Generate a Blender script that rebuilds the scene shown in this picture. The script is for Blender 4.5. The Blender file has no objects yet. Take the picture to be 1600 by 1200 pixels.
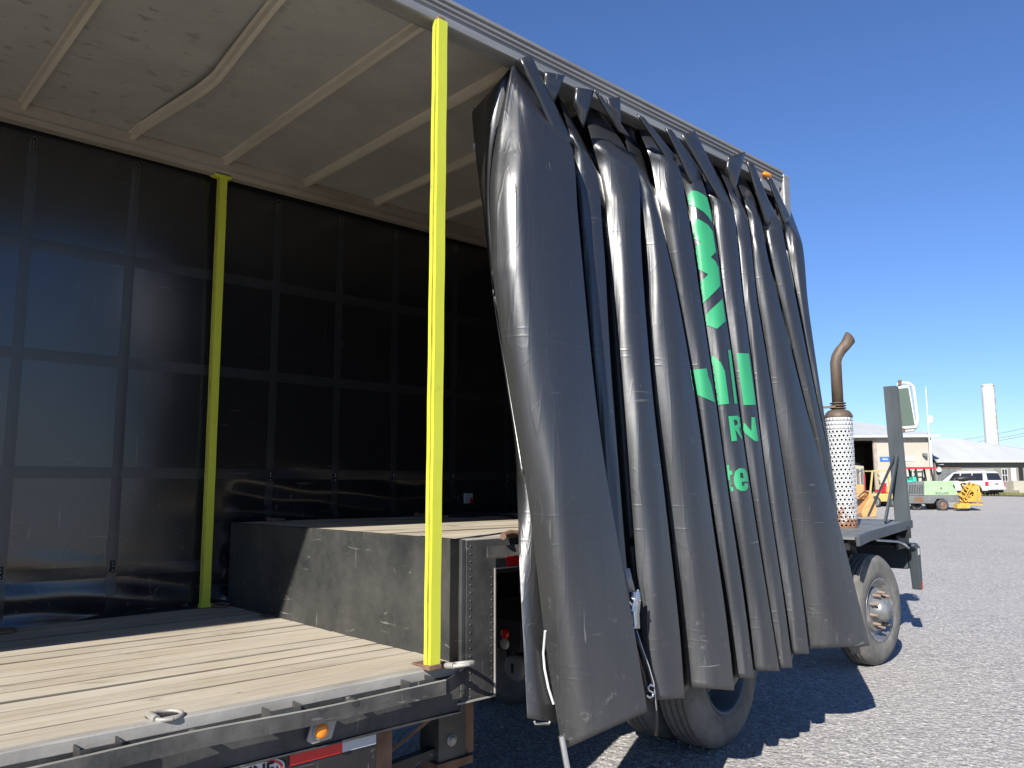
import bpy, bmesh, math, random
import numpy as np
from mathutils import Vector, Matrix
from mathutils.bvhtree import BVHTree
from mathutils.geometry import tessellate_polygon
random.seed(7)
C = bpy.context.scene
COL = C.collection
R = math.radians

# ------------------------------------------------------------------ camera, sky, sun, exposure
FPX = 1257.78                                   # focal length in pixels of the 1600 px wide photograph
FW = Vector((-0.72805806, 0.67414141, 0.12435764))
RT = Vector((0.67921436, 0.73393675, -0.00216849))
UP = Vector((-0.09273251, 0.0828867, -0.99223509)) * -1
DK = 0.87                                       # height of the lower deck above the ground
CAM = Vector((2.89739, -2.36679, 0.79648 + DK))
cd = bpy.data.cameras.new('camera'); cam = bpy.data.objects.new('camera', cd); COL.objects.link(cam)
cd.sensor_width = 36; cd.lens = FPX / 1600 * 36; cd.clip_end = 3000; cd.clip_start = .05
M3 = Matrix((RT, UP, -FW)).transposed()
cam.matrix_world = Matrix.Translation(CAM) @ M3.to_4x4()
C.camera = cam
C.render.resolution_x = 1024; C.render.resolution_y = 768

SUN = Vector((0.585, -1.40, 1.0)).normalized()
w = bpy.data.worlds.new('World'); C.world = w; w.use_nodes = True
nt = w.node_tree
bg = nt.nodes['Background']
sky = nt.nodes.new('ShaderNodeTexSky'); sky.sky_type = 'NISHITA'; sky.sun_disc = False
sky.sun_elevation = math.asin(SUN.z); sky.sun_rotation = math.atan2(SUN.x, SUN.y)
sky.altitude = 0; sky.air_density = 1.0; sky.dust_density = 0.0; sky.ozone_density = 10
tint = nt.nodes.new('ShaderNodeMix'); tint.data_type = 'RGBA'; tint.blend_type = 'MULTIPLY'; tint.inputs[0].default_value = 1; tint.inputs[7].default_value = (1.10, 1.0, 1.06, 1)
nt.links.new(sky.outputs[0], tint.inputs[6]); nt.links.new(tint.outputs[2], bg.inputs[0]); bg.inputs[1].default_value = 0.07
sl = bpy.data.lights.new('sun', 'SUN'); so = bpy.data.objects.new('sun', sl); COL.objects.link(so)
sl.energy = 4.7; sl.angle = R(0.53); sl.color = (1, .955, .88)
so.rotation_euler = SUN.to_track_quat('Z', 'Y').to_euler()
C.view_settings.view_transform = 'Standard'; C.view_settings.look = 'None'
C.view_settings.exposure = 1.0; C.view_settings.gamma = 1
C.render.engine = 'CYCLES'
C.cycles.max_bounces = 8; C.cycles.diffuse_bounces = 5; C.cycles.glossy_bounces = 4

# ------------------------------------------------------------------ photograph pixel -> point on a real plane
def ray(px, py): return FW + RT * ((px - 800) / FPX) - UP * ((py - 600) / FPX)
def onp(px, py, pt, n):
    d = ray(px, py); n = Vector(n); return CAM + d * ((Vector(pt) - CAM).dot(n) / d.dot(n))
def onx(px, py, x): return onp(px, py, (x, 0, 0), (1, 0, 0))
def ony(px, py, y): return onp(px, py, (0, y, 0), (0, 1, 0))
def onz(px, py, z): return onp(px, py, (0, 0, z), (0, 0, 1))

# ------------------------------------------------------------------ materials
class NB:
    """small helper to write node materials"""
    def __init__(s, name):
        s.m = bpy.data.materials.new(name); s.m.use_nodes = True
        s.t = s.m.node_tree; s.b = s.t.nodes['Principled BSDF']
        s.tc = s.t.nodes.new('ShaderNodeTexCoord')
    def n(s, typ, **k):
        x = s.t.nodes.new(typ)
        for a, b in k.items(): setattr(x, a, b)
        return x
    def l(s, a, b): s.t.links.new(a, b)
    def mapc(s, scale=(1, 1, 1), rot=(0, 0, 0), src='Object'):
        m = s.n('ShaderNodeMapping'); m.inputs['Scale'].default_value = scale; m.inputs['Rotation'].default_value = rot
        s.l(s.tc.outputs[src], m.inputs[0]); return m.outputs[0]
    def noise(s, vec, scale, detail=4, rough=.6, dist=0):
        x = s.n('ShaderNodeTexNoise'); x.inputs['Scale'].default_value = scale; x.inputs['Detail'].default_value = detail
        x.inputs['Roughness'].default_value = rough; x.inputs['Distortion'].default_value = dist
        s.l(vec, x.inputs['Vector']); return x.outputs['Fac']
    def ramp(s, fac, *st):
        x = s.n('ShaderNodeValToRGB'); e = x.color_ramp.elements
        while len(e) < len(st): e.new(.5)
        for i, (p, c) in enumerate(st):
            e[i].position = p; e[i].color = (c if len(c) == 4 else tuple(c) + (1,)) if hasattr(c, '__len__') else (c, c, c, 1)
        s.l(fac, x.inputs[0]); return x.outputs[0]
    def mix(s, f, a, b, mode='MIX'):
        x = s.n('ShaderNodeMix', data_type='RGBA', blend_type=mode)
        for v, i in ((f, 0), (a, 6), (b, 7)):
            if hasattr(v, 'is_output'): s.l(v, x.inputs[i])
            elif i == 0: x.inputs[0].default_value = v
            else: x.inputs[i].default_value = tuple(v) + (1,) if hasattr(v, '__len__') else (v, v, v, 1)
        return x.outputs[2]
    def math(s, op, a, b=0.):
        x = s.n('ShaderNodeMath', operation=op)
        for i, v in enumerate((a, b)):
            if hasattr(v, 'is_output'): s.l(v, x.inputs[i])
            else: x.inputs[i].default_value = v
        return x.outputs[0]
    def bump(s, h, st=.3, dist=.01):
        x = s.n('ShaderNodeBump'); x.inputs['Strength'].default_value = st; x.inputs['Distance'].default_value = dist
        s.l(h, x.inputs['Height'])
        if s.b.inputs['Normal'].is_linked: s.l(s.b.inputs['Normal'].links[0].from_socket, x.inputs['Normal'])
        s.l(x.outputs[0], s.b.inputs['Normal'])
    def set(s, col=None, rough=None, metal=None, spec=None):
        for v, k in ((col, 'Base Color'), (rough, 'Roughness'), (metal, 'Metallic'), (spec, 'Specular IOR Level')):
            if v is None: continue
            if hasattr(v, 'is_output'): s.l(v, s.b.inputs[k])
            else: s.b.inputs[k].default_value = tuple(v) + (1,) if hasattr(v, '__len__') else v
        return s

def mottled(name, c1, c2, scale=3, rough=.6, metal=0, bump=.15, stretch=(1, 1, 1), spec=.5, chips=None, chip_at=.68):
    s = NB(name); v = s.mapc(stretch)
    n = s.noise(v, scale, 6, .65)
    col = s.ramp(n, (.3, c1), (.7, c2))
    if chips:
        n2 = s.noise(v, scale * 4.5, 8, .7, .4); f = s.ramp(n2, (chip_at - .03, 0), (chip_at + .03, 1)); col = s.mix(f, col, chips)
    s.set(col, rough, metal, spec); s.bump(s.noise(s.mapc(), scale * 14, 3), bump, .004); return s.m

def scratched_black(name, base=(.022, .023, .024), dust=(.16, .15, .135), amt=.5, rough=.5):
    """black painted steel, dusty and full of pale scratches"""
    s = NB(name)
    n = s.noise(s.mapc((1, 1, 1)), 2.3, 8, .72)
    f = s.ramp(n, (.38, 0), (.78, 1))
    col = s.mix(s.math('MULTIPLY', f, amt), base, dust)
    for sc, rot, st in (((3, 3, 60), (.35, .1, 0), 1), ((55, 55, 3), (.1, .2, 0), .9), ((14, 14, 50), (-.6, .5, .2), .8)):
        k = s.noise(s.mapc(sc, rot), 1.0, 3, .5, .6)
        k2 = s.noise(s.mapc(), 4, 2)
        line = s.math('MULTIPLY', s.ramp(k, (.665, 0), (.70, 1)), s.ramp(k2, (.5, 0), (.62, 1)))
        col = s.mix(s.math('MULTIPLY', line, st * .55), col, (.25, .24, .22))
    k3 = s.noise(s.mapc((1, 1, 1)), 26, 5, .75, .8); col = s.mix(s.ramp(k3, (.66, 0), (.72, .45)), col, (.22, .21, .19))
    s.set(col, rough, 0, .4); s.bump(n, .25, .01); s.bump(s.noise(s.mapc(), 60, 3), .12, .003)
    return s.m

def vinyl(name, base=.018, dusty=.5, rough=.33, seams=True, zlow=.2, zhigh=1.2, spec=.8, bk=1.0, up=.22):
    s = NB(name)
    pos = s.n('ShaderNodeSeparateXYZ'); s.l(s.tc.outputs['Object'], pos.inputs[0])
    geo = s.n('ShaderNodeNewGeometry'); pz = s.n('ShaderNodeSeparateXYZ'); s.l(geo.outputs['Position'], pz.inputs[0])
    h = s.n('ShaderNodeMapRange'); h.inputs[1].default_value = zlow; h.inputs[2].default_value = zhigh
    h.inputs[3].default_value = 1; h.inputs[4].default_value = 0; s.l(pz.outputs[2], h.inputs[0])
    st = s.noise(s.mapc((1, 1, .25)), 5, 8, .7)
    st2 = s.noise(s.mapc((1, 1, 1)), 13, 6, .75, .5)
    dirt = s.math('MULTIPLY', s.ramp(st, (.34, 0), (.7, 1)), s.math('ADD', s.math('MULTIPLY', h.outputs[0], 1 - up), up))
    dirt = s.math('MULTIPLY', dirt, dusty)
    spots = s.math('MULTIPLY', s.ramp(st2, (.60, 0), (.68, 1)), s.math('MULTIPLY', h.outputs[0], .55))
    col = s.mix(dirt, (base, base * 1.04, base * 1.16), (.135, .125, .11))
    col = s.mix(spots, col, (.2, .19, .175))
    for sc, rot in (((60, 60, 2.5), (.12, 0, 0)), ((3, 3, 60), (.25, .3, 0))):
        k = s.noise(s.mapc(sc, rot), 1, 2, .5, .4); k2 = s.noise(s.mapc(), 3.1, 2)
        ln = s.math('MULTIPLY', s.ramp(k, (.69, 0), (.72, 1)), s.ramp(k2, (.52, 0), (.62, 1)))
        col = s.mix(s.math('MULTIPLY', ln, s.math('ADD', .2, s.math('MULTIPLY', h.outputs[0], .5))), col, (.24, .235, .225))
    rr = s.math('ADD', s.math('MULTIPLY', dirt, .5), rough)
    s.set(col, s.math('ADD', rr, s.math('MULTIPLY', st2, .08)), 0, spec)
    s.bump(s.noise(s.mapc((1, 1, .4)), 5, 3, .5), .14 * bk, .02)
    s.bump(s.noise(s.mapc(), 34, 4, .6), .05 * bk, .006)
    if seams:   # long hard creases running down the cloth
        cr = s.noise(s.mapc((11, 11, .55), (.05, .03, 0)), 1, 2, .45, .35); ridge = s.math('ABSOLUTE', s.math('SUBTRACT', cr, .5))
        s.bump(s.ramp(ridge, (0, 1), (.035, 0)), .11, .010)
        cr = s.noise(s.mapc((4, 4, 2.2), (.6, .2, 0)), 1, 2, .5, .6); ridge = s.math('ABSOLUTE', s.math('SUBTRACT', cr, .5))
        s.bump(s.ramp(ridge, (0, 1), (.02, 0)), .05, .006)
    if seams:
        wob = s.math('MULTIPLY', s.noise(s.mapc(), 1.2, 1), .14)
        z = s.math('ADD', pz.outputs[2], wob)
        for zs in (3.1, 2.42, 2.385, 1.62, 1.50, .98, .93, .72):
            dd = s.math('ABSOLUTE', s.math('SUBTRACT', z, zs))
            s.bump(s.math('MULTIPLY', s.ramp(dd, (.0, 1), (.006, 0)), s.ramp(st2, (.35, 0), (.6, 1))), .14, .006)
    return s.m

def plain(name, col, rough=.5, metal=0, spec=.5):
    s = NB(name); n = s.noise(s.mapc(), 8, 4)
    s.set(s.mix(s.math('MULTIPLY', n, .35), col, tuple(c * .75 for c in col)), rough, metal, spec); return s.m

def m_ground():
    s = NB('gravel'); v = s.mapc()
    a = s.noise(v, .35, 5, .6); b = s.noise(v, 7, 5, .7)
    vo = s.n('ShaderNodeTexVoronoi'); vo.inputs['Scale'].default_value = 62; s.l(v, vo.inputs['Vector'])
    vo2 = s.n('ShaderNodeTexVoronoi'); vo2.inputs['Scale'].default_value = 24; s.l(v, vo2.inputs['Vector'])
    sep = s.n('ShaderNodeSeparateColor'); s.l(vo.outputs['Color'], sep.inputs[0])
    sep2 = s.n('ShaderNodeSeparateColor'); s.l(vo2.outputs['Color'], sep2.inputs[0])
    c = s.ramp(sep.outputs[0], (0, (.14, .136, .134)), (.45, (.26, .252, .246)), (.8, (.34, .328, .318)), (1, (.62, .60, .57)))
    big = s.ramp(sep2.outputs[1], (.90, 0), (.93, 1))
    c = s.mix(s.math('MULTIPLY', big, .6), c, (.52, .50, .47))
    c = s.mix(s.ramp(b, (.35, 0), (.75, .45)), c, (.36, .34, .325))
    c = s.mix(s.ramp(a, (.4, 0), (.66, .5)), c, (.36, .34, .315))
    s.set(c, .9, 0, .25)
    s.bump(vo.outputs['Distance'], .55, .008); s.bump(s.ramp(b, (0, 0), (1, 1)), .5, .03); s.bump(vo2.outputs['Distance'], .5, .02)
    return s.m

def m_wood(name='weathered_oak'):
    s = NB(name)
    # boards run along Y; pattern per board from X
    sp = s.n('ShaderNodeSeparateXYZ'); s.l(s.tc.outputs['Object'], sp.inputs[0])
    bx = s.math('DIVIDE', s.math('ADD', sp.outputs[0], 1.23), .151375); bid = s.math('FLOOR', bx); fr = s.math('ABSOLUTE', s.math('SUBTRACT', s.math('FRACT', bx), .5))
    wn = s.n('ShaderNodeTexWhiteNoise', noise_dimensions='1D'); s.l(bid, wn.inputs['W'])
    g = s.noise(s.mapc((30, 1.3, 30)), 1, 8, .7, .5)
    st = s.noise(s.mapc((1, .5, 1)), 2.6, 7, .7, .3)
    c = s.ramp(g, (.25, (.27, .225, .16)), (.5, (.41, .355, .27)), (.78, (.54, .48, .385)))
    c = s.mix(s.math('MULTIPLY', wn.outputs[0], .32), c, (.20, .175, .14))
    c = s.mix(s.ramp(st, (.42, 0), (.70, .65)), c, (.46, .425, .36))
    st3 = s.noise(s.mapc((1.6, .6, 1)), 4.5, 8, .75, .8)
    c = s.mix(s.ramp(st3, (.58, 0), (.70, .55)), c, (.12, .105, .085))
    kn = s.noise(s.mapc((9, 3.5, 9)), 1, 3)
    c = s.mix(s.ramp(kn, (.74, 0), (.77, .7)), c, (.05, .045, .04))
    jn = s.noise(s.mapc((6, 2, 1)), 1.5, 4, .6); c = s.mix(s.math('MULTIPLY', s.ramp(s.math('ADD', fr, s.math('MULTIPLY', jn, .05)), (.45, 0), (.49, 1)), .8), c, (.07, .058, .045))
    s.set(c, .85, 0, .25); s.bump(g, .45, .004); s.bump(st3, .3, .006)
    return s.m

MAT = {}
MAT['ground'] = m_ground()
MAT['wood'] = m_wood()
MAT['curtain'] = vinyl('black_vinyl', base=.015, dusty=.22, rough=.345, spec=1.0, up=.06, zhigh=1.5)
MAT['far_curtain'] = vinyl('glossy_vinyl', base=.010, dusty=.08, rough=.17, seams=False, zlow=.8, zhigh=2.0, spec=1.0, bk=.45)  # far curtain's own vinyl, a little blacker and glossier
MAT['hook'] = plain('dull_hook', (.075, .07, .06), .5, .3)
MAT['strap'] = plain('black_strap', (.020, .020, .023), .45)
MAT['belt'] = vinyl('sewn_belt', base=.018, dusty=.12, rough=.27, seams=False, zlow=.8, zhigh=2.0, spec=.8, bk=.4)
MAT['black'] = scratched_black('scratched_black')
MAT['blackd'] = scratched_black('dark_frame', (.012, .012, .013), (.07, .065, .06), .4)
MAT['step'] = scratched_black('step_panel_paint', (.020, .022, .021), (.125, .118, .106), .5, .5)
MAT['galv'] = mottled('dull_aluminium', (.19, .19, .185), (.30, .295, .285), 4, .5, .3, .1, (6, .4, 6), chips=(.14, .12, .10), chip_at=.74)
MAT['edge'] = mottled('worn_edge_strip', (.24, .225, .20), (.42, .40, .36), 5, .6, .2, .2, (4, .6, 1))
MAT['rail_in'] = mottled('dirty_tan_rail', (.22, .185, .145), (.34, .295, .24), 2.5, .65, 0, .2, (1, .35, 1), chips=(.13, .105, .08), chip_at=.66)
MAT['beam'] = mottled('dirty_roof_bow', (.42, .37, .29), (.56, .50, .41), 3, .6, .1, .2, (.4, 1, 1))
MAT['rust'] = mottled('rusty_steel', (.10, .05, .03), (.20, .12, .08), 9, .85, 0, .4)
MAT['yellow'] = mottled('hi_vis_yellow_paint', (.53, .55, .045), (.45, .48, .035), 4, .48, 0, .08, (1, 1, .4), chips=(.24, .20, .07), chip_at=.68)
MAT['seam'] = mottled('worn_yellow_seam', (.20, .15, .035), (.46, .46, .05), 9, .6, 0, .1, (1, 1, .5))
MAT['green'] = plain('green_print', (.035, .29, .125), .36)
MAT['red'] = plain('red_reflector', (.55, .012, .012), .35)
MAT['white'] = plain('white_paint', (.52, .52, .51), .45)
MAT['tapew'] = plain('white_reflective_tape', (.42, .44, .45), .4)
MAT['amber'] = plain('amber_lens', (.80, .24, .015), .18)
MAT['chrome'] = mottled('zinc_steel', (.55, .55, .55), (.72, .72, .72), 12, .3, .9, .05)
MAT['steel'] = mottled('grey_steel_ring', (.25, .235, .21), (.38, .36, .33), 14, .6, .3, .15)
def m_tyre():
    s = NB('tyre_rubber'); n = s.noise(s.mapc(), 5, 7, .7)
    s.set(s.ramp(n, (.3, (.075, .073, .068)), (.7, (.19, .182, .165))), .85, 0, .3); s.bump(s.noise(s.mapc(), 40, 4), .25, .004); return s.m
MAT['tyre'] = m_tyre()
MAT['tyre_dark'] = plain('tyre_rubber_dark', (.05, .05, .05), .85)  # plain dark rubber of the background machines and car
def m_ceiling():
    s = NB('fibreglass_ceiling'); v = s.mapc()
    n = s.noise(s.mapc((1, .6, 1)), 1.6, 7, .7); d = s.noise(s.mapc((1, .6, 1)), 15, 3, .5)
    c = s.ramp(n, (.3, (.265, .26, .235)), (.7, (.36, .352, .32)))
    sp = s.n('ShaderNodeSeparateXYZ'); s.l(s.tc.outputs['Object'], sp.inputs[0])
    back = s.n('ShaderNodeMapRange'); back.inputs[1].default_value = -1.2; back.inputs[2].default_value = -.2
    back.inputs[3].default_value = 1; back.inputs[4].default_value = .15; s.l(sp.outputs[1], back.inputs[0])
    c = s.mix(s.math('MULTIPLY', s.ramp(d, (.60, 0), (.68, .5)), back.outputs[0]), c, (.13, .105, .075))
    s.set(c, .7, 0, .3); s.bump(n, .2, .02)
    return s.m
MAT['ceiling'] = m_ceiling()
def m_perf():
    s = NB('white_heat_shield'); v = s.mapc()
    n = s.noise(v, 7, 8, .75); pz = s.n('ShaderNodeSeparateXYZ'); s.l(s.tc.outputs['Object'], pz.inputs[0])
    h = s.n('ShaderNodeMapRange'); h.inputs[1].default_value = 1.15; h.inputs[2].default_value = 1.6; h.inputs[3].default_value = .42; h.inputs[4].default_value = 0
    s.l(pz.outputs[2], h.inputs[0])
    f = s.ramp(s.math('ADD', n, h.outputs[0]), (.68, 0), (.74, 1))
    s.set(s.mix(f, (.43, .445, .45), (.20, .10, .055)), .5, 0, .5); return s.m
MAT['perf'] = m_perf()
MAT['post'] = mottled('grey_blue_steel', (.035, .044, .052), (.062, .075, .084), 5, .5, .2, .15, (1, 1, .3), chips=(.2, .19, .18), chip_at=.74)
MAT['exh'] = mottled('burnt_exhaust', (.06, .042, .028), (.125, .092, .064), 5, .6, .15, .15, (3, 3, .6))
MAT['glassy'] = plain('mirror_glass', (.14, .19, .165), .2, .3)  # green-grey of the mirror's reflection put into the base colour
MAT['cream'] = mottled('cream_cladding', (.32, .295, .24), (.38, .355, .30), .7, .75, 0, .1)
MAT['greywall'] = mottled('grey_render', (.16, .155, .135), (.20, .19, .165), .7, .8, 0, .1)
def m_roof():
    s = NB('white_metal_roof'); wv = s.n('ShaderNodeTexWave', wave_type='BANDS', bands_direction='X'); wv.inputs['Scale'].default_value = 1.1
    s.l(s.tc.outputs['Object'], wv.inputs['Vector']); n = s.noise(s.mapc((1, .3, .3)), .8, 5)
    s.set(s.ramp(n, (.3, (.40, .415, .405)), (.7, (.47, .48, .47))), .5, .1, .4); s.bump(wv.outputs[1], .5, .03); return s.m
MAT['roof'] = m_roof()
MAT['dark'] = plain('black_parts_and_shade', (.008, .008, .009), .8)  # near-black of real black parts, also paints the doorway's shade
MAT['carw'] = plain('white_car_paint', (.55, .56, .57), .15)
MAT['carglass'] = plain('tinted_glass', (.02, .022, .025), .08)
MAT['cgreen'] = mottled('faded_green_cover', (.24, .36, .20), (.31, .42, .27), 2, .55, 0, .05, chips=(.25, .28, .2), chip_at=.72)
MAT['grey'] = mottled('dull_grey_sheet', (.09, .10, .10), (.16, .17, .17), 3, .6, 0, .1)
MAT['yhose'] = mottled('yellow_hose', (.40, .22, .03), (.55, .34, .06), 6, .6, 0, .1)
MAT['cy'] = plain('machine_yellow', (.52, .38, .13), .5)
MAT['corange'] = mottled('orange_machine', (.42, .20, .06), (.50, .28, .12), 3, .6, 0, .1, chips=(.42, .38, .32), chip_at=.66)
MAT['cred'] = plain('machine_red', (.50, .02, .03), .45)
MAT['teal'] = plain('teal_paint', (.04, .42, .30), .5)
MAT['blue'] = plain('blue_sign', (.02, .12, .55), .5)
MAT['bluerim'] = mottled('blue_grey_rim', (.05, .075, .10), (.09, .12, .15), 6, .5, .2, .1)
MAT['hub'] = mottled('polished_hub', (.15, .15, .15), (.36, .36, .355), 7, .35, .6, .05, chips=(.12, .09, .07), chip_at=.62)
MAT['lug'] = mottled('dirty_lug_nut', (.13, .095, .07), (.22, .175, .14), 20, .7, .2, .2)
def m_grass():
    s = NB('dry_grass'); n = s.noise(s.mapc(), 2.5, 6, .7); s.set(s.ramp(n, (.3, (.10, .12, .035)), (.7, (.24, .21, .10))), .9, 0, .2); s.bump(n, .6, .1); return s.m
MAT['grass'] = m_grass()

# ------------------------------------------------------------------ mesh building
ORG = {}
class MB:
    def __init__(s): s.v = []; s.f = []; s.sm = []
    def add(s, vs, fs, smooth=False, M=None):
        o = len(s.v)
        for p in vs: s.v.append((M @ Vector(p)) if M is not None else Vector(p))
        for f in fs: s.f.append([o + i for i in f]); s.sm.append(smooth)
        return s
    def box(s, x0, x1, y0, y1, z0, z1, M=None, b=0):
        if b:
            bm = bmesh.new(); bmesh.ops.create_cube(bm, size=1)
            for v in bm.verts: v.co = Vector(((x0 + x1) / 2 + v.co.x * (x1 - x0), (y0 + y1) / 2 + v.co.y * (y1 - y0), (z0 + z1) / 2 + v.co.z * (z1 - z0)))
            bmesh.ops.bevel(bm, geom=bm.edges[:], offset=b, segments=2, affect='EDGES', profile=.6)
            return s.bm(bm, M)
        vs = [(x, y, z) for x in (x0, x1) for y in (y0, y1) for z in (z0, z1)]
        return s.add(vs, [(0, 1, 3, 2), (4, 6, 7, 5), (0, 4, 5, 1), (2, 3, 7, 6), (0, 2, 6, 4), (1, 5, 7, 3)], False, M)
    def bm(s, bm, M=None, smooth=False):
        bm.verts.index_update()
        s.add([v.co.copy() for v in bm.verts], [[v.index for v in f.verts] for f in bm.faces], smooth, M); bm.free(); return s
    def tube(s, pts, r, n=10, cap=True, smooth=True, M=None):
        pts = [Vector(p) for p in pts]; k = len(pts); rr = r if hasattr(r, '__len__') else [r] * k
        t0 = (pts[1] - pts[0]).normalized(); a = t0.orthogonal().normalized(); vs = []; fs = []
        for i, p in enumerate(pts):
            t = (pts[min(i + 1, k - 1)] - pts[max(i - 1, 0)]).normalized()
            a = (a - t * a.dot(t)).normalized(); b = t.cross(a)
            for j in range(n):
                q = 2 * math.pi * j / n; vs.append(p + (a * math.cos(q) + b * math.sin(q)) * rr[i])
        for i in range(k - 1):
            for j in range(n): fs.append((i * n + j, i * n + (j + 1) % n, (i + 1) * n + (j + 1) % n, (i + 1) * n + j))
        s.add(vs, fs, smooth, M)
        if cap: s.add(vs[:n], [list(range(n))[::-1]], False, M); s.add(vs[-n:], [list(range(n))], False, M)
        return s
    def bar(s, a, b, w, h, up=(0, 0, 1), M=None):
        a = Vector(a); b = Vector(b); t = (b - a).normalized(); x = t.cross(Vector(up)).normalized() * w / 2; z = x.cross(t).normalized() * h / 2
        vs = [p + sx * x + sz * z for p in (a, b) for sx, sz in ((-1, -1), (1, -1), (1, 1), (-1, 1))]
        return s.add(vs, [(0, 3, 2, 1), (4, 5, 6, 7), (0, 1, 5, 4), (1, 2, 6, 5), (2, 3, 7, 6), (3, 0, 4, 7)], False, M)
    def lathe(s, prof, axis='x', n=48, c=(0, 0, 0), smooth=True, M=None):
        """prof: list of (along axis, radius)"""
        c = Vector(c); vs = []; fs = []; m = len(prof)
        for a, r in prof:
            for j in range(n):
                q = 2 * math.pi * j / n; u, v = r * math.cos(q), r * math.sin(q)
                vs.append(c + Vector({'x': (a, u, v), 'y': (v, a, u), 'z': (u, v, a)}[axis]))
        for i in range(m - 1):
            for j in range(n): fs.append((i * n + j, (i + 1) * n + j, (i + 1) * n + (j + 1) % n, i * n + (j + 1) % n))
        return s.add(vs, fs, smooth, M)
    def grid(s, rows, smooth=True):
        n = len(rows[0]); vs = [p for r in rows for p in r]
        return s.add(vs, [(i * n + j, i * n + j + 1, (i + 1) * n + j + 1, (i + 1) * n + j) for i in range(len(rows) - 1) for j in range(n - 1)], smooth)
    def prism(s, poly, a, b, M=None, axis='x'):
        """polygon of 2-D points extruded along an axis from a to b"""
        def P(t, u, v): return {'x': (t, u, v), 'y': (u, t, v), 'z': (u, v, t)}[axis]
        n = len(poly); vs = [P(a, *q) for q in poly] + [P(b, *q) for q in poly]
        fs = [list(range(n)), list(range(2 * n - 1, n - 1, -1))] + [(i, i + n, (i + 1) % n + n, (i + 1) % n) for i in range(n)]
        return s.add(vs, fs, False, M)
    def build(s, name, mat, parent=None, bevel=0, solid=0, label=None, subsurf=0):
        root = parent
        while root is not None and root.parent is not None: root = root.parent
        o0 = ORG.get(root.name, Vector()) if root is not None else Vector()
        me = bpy.data.meshes.new(name); me.from_pydata([tuple(v - o0) for v in s.v], [], s.f)
        me.materials.append(MAT[mat] if isinstance(mat, str) else mat)
        me.polygons.foreach_set('use_smooth', s.sm)
        if not solid:
            bm = bmesh.new(); bm.from_mesh(me)
            bmesh.ops.recalc_face_normals(bm, faces=bm.faces); bm.to_mesh(me); bm.free()
        o = bpy.data.objects.new(name, me); COL.objects.link(o)
        if parent is not None: o.parent = parent
        if bevel:
            m = o.modifiers.new('bevel', 'BEVEL'); m.width = bevel; m.segments = 2; m.limit_method = 'ANGLE'; m.angle_limit = R(40)
        if subsurf:
            m = o.modifiers.new('sub', 'SUBSURF'); m.levels = subsurf; m.render_levels = subsurf
        if solid:
            m = o.modifiers.new('solid', 'SOLIDIFY'); m.thickness = solid; m.offset = 0
        if label: o['label'] = label
        return o

def tag(o, label, cat, group=None, kind=None):
    o['label'] = label; o['category'] = cat
    if group: o['group'] = group
    if kind: o['kind'] = kind
    return o
def thing(name, loc, label, cat, group=None, rotz=0, local=False):
    """an Empty at the thing's base; local=True when its parts are written in its own frame"""
    o = bpy.data.objects.new(name, None); COL.objects.link(o); o.location = loc; o.rotation_euler = (0, 0, rotz)
    o.empty_display_size = .2
    ORG[o.name] = Vector((0, 0, 0)) if local else Vector(loc)
    return tag(o, label, cat, group)
def structure(o): o['kind'] = 'structure'; return o
def text_mb(txt, size, depth=.004, M=None, off=0., sx=1.):
    cu = bpy.data.curves.new('t', 'FONT'); cu.body = txt; cu.size = size; cu.extrude = depth / 2; cu.offset = off
    cu.align_x = 'CENTER'; cu.align_y = 'CENTER'
    o = bpy.data.objects.new('t', cu); COL.objects.link(o)
    dg = bpy.context.evaluated_depsgraph_get(); me = bpy.data.meshes.new_from_object(o.evaluated_get(dg))
    mb = MB(); mb.add([Vector((v.co.x * sx, v.co.y, v.co.z)) for v in me.vertices], [list(p.vertices) for p in me.polygons], False, M)
    bpy.data.objects.remove(o); bpy.data.curves.remove(cu); bpy.data.meshes.remove(me)
    return mb

# ------------------------------------------------------------------ ground
FH = Vector((-.734, .679, 0)).normalized(); AH = Vector((.679, .734, 0)).normalized()
def gh(x, y):
    d = (Vector((x, y, 0)) - Vector((CAM.x, CAM.y, 0))).dot(FH)
    def ss(a, b, t): t = max(0, min(1, (t - a) / (b - a))); return t * t * (3 - 2 * t)
    return .80 * ss(44, 62, d) + .35 * ss(60, 78, d)
g = MB()
N = 150
def gx(i): t = (i / N) * 2 - 1; return math.copysign(abs(t) ** 2.6, t) * 900
rows = []
for j in range(N + 1):
    yy = gx(j)
    rows.append([Vector((gx(i) * 1.0, yy, 0)) for i in range(N + 1)])
for r_ in rows:
    for p in r_:
        q = Vector((CAM.x, CAM.y, 0)) + AH * p.x + FH * p.y; p.x, p.y, p.z = q.x, q.y, gh(q.x, q.y)
g.grid(rows)
gr = structure(g.build('ground', 'ground'))

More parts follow.
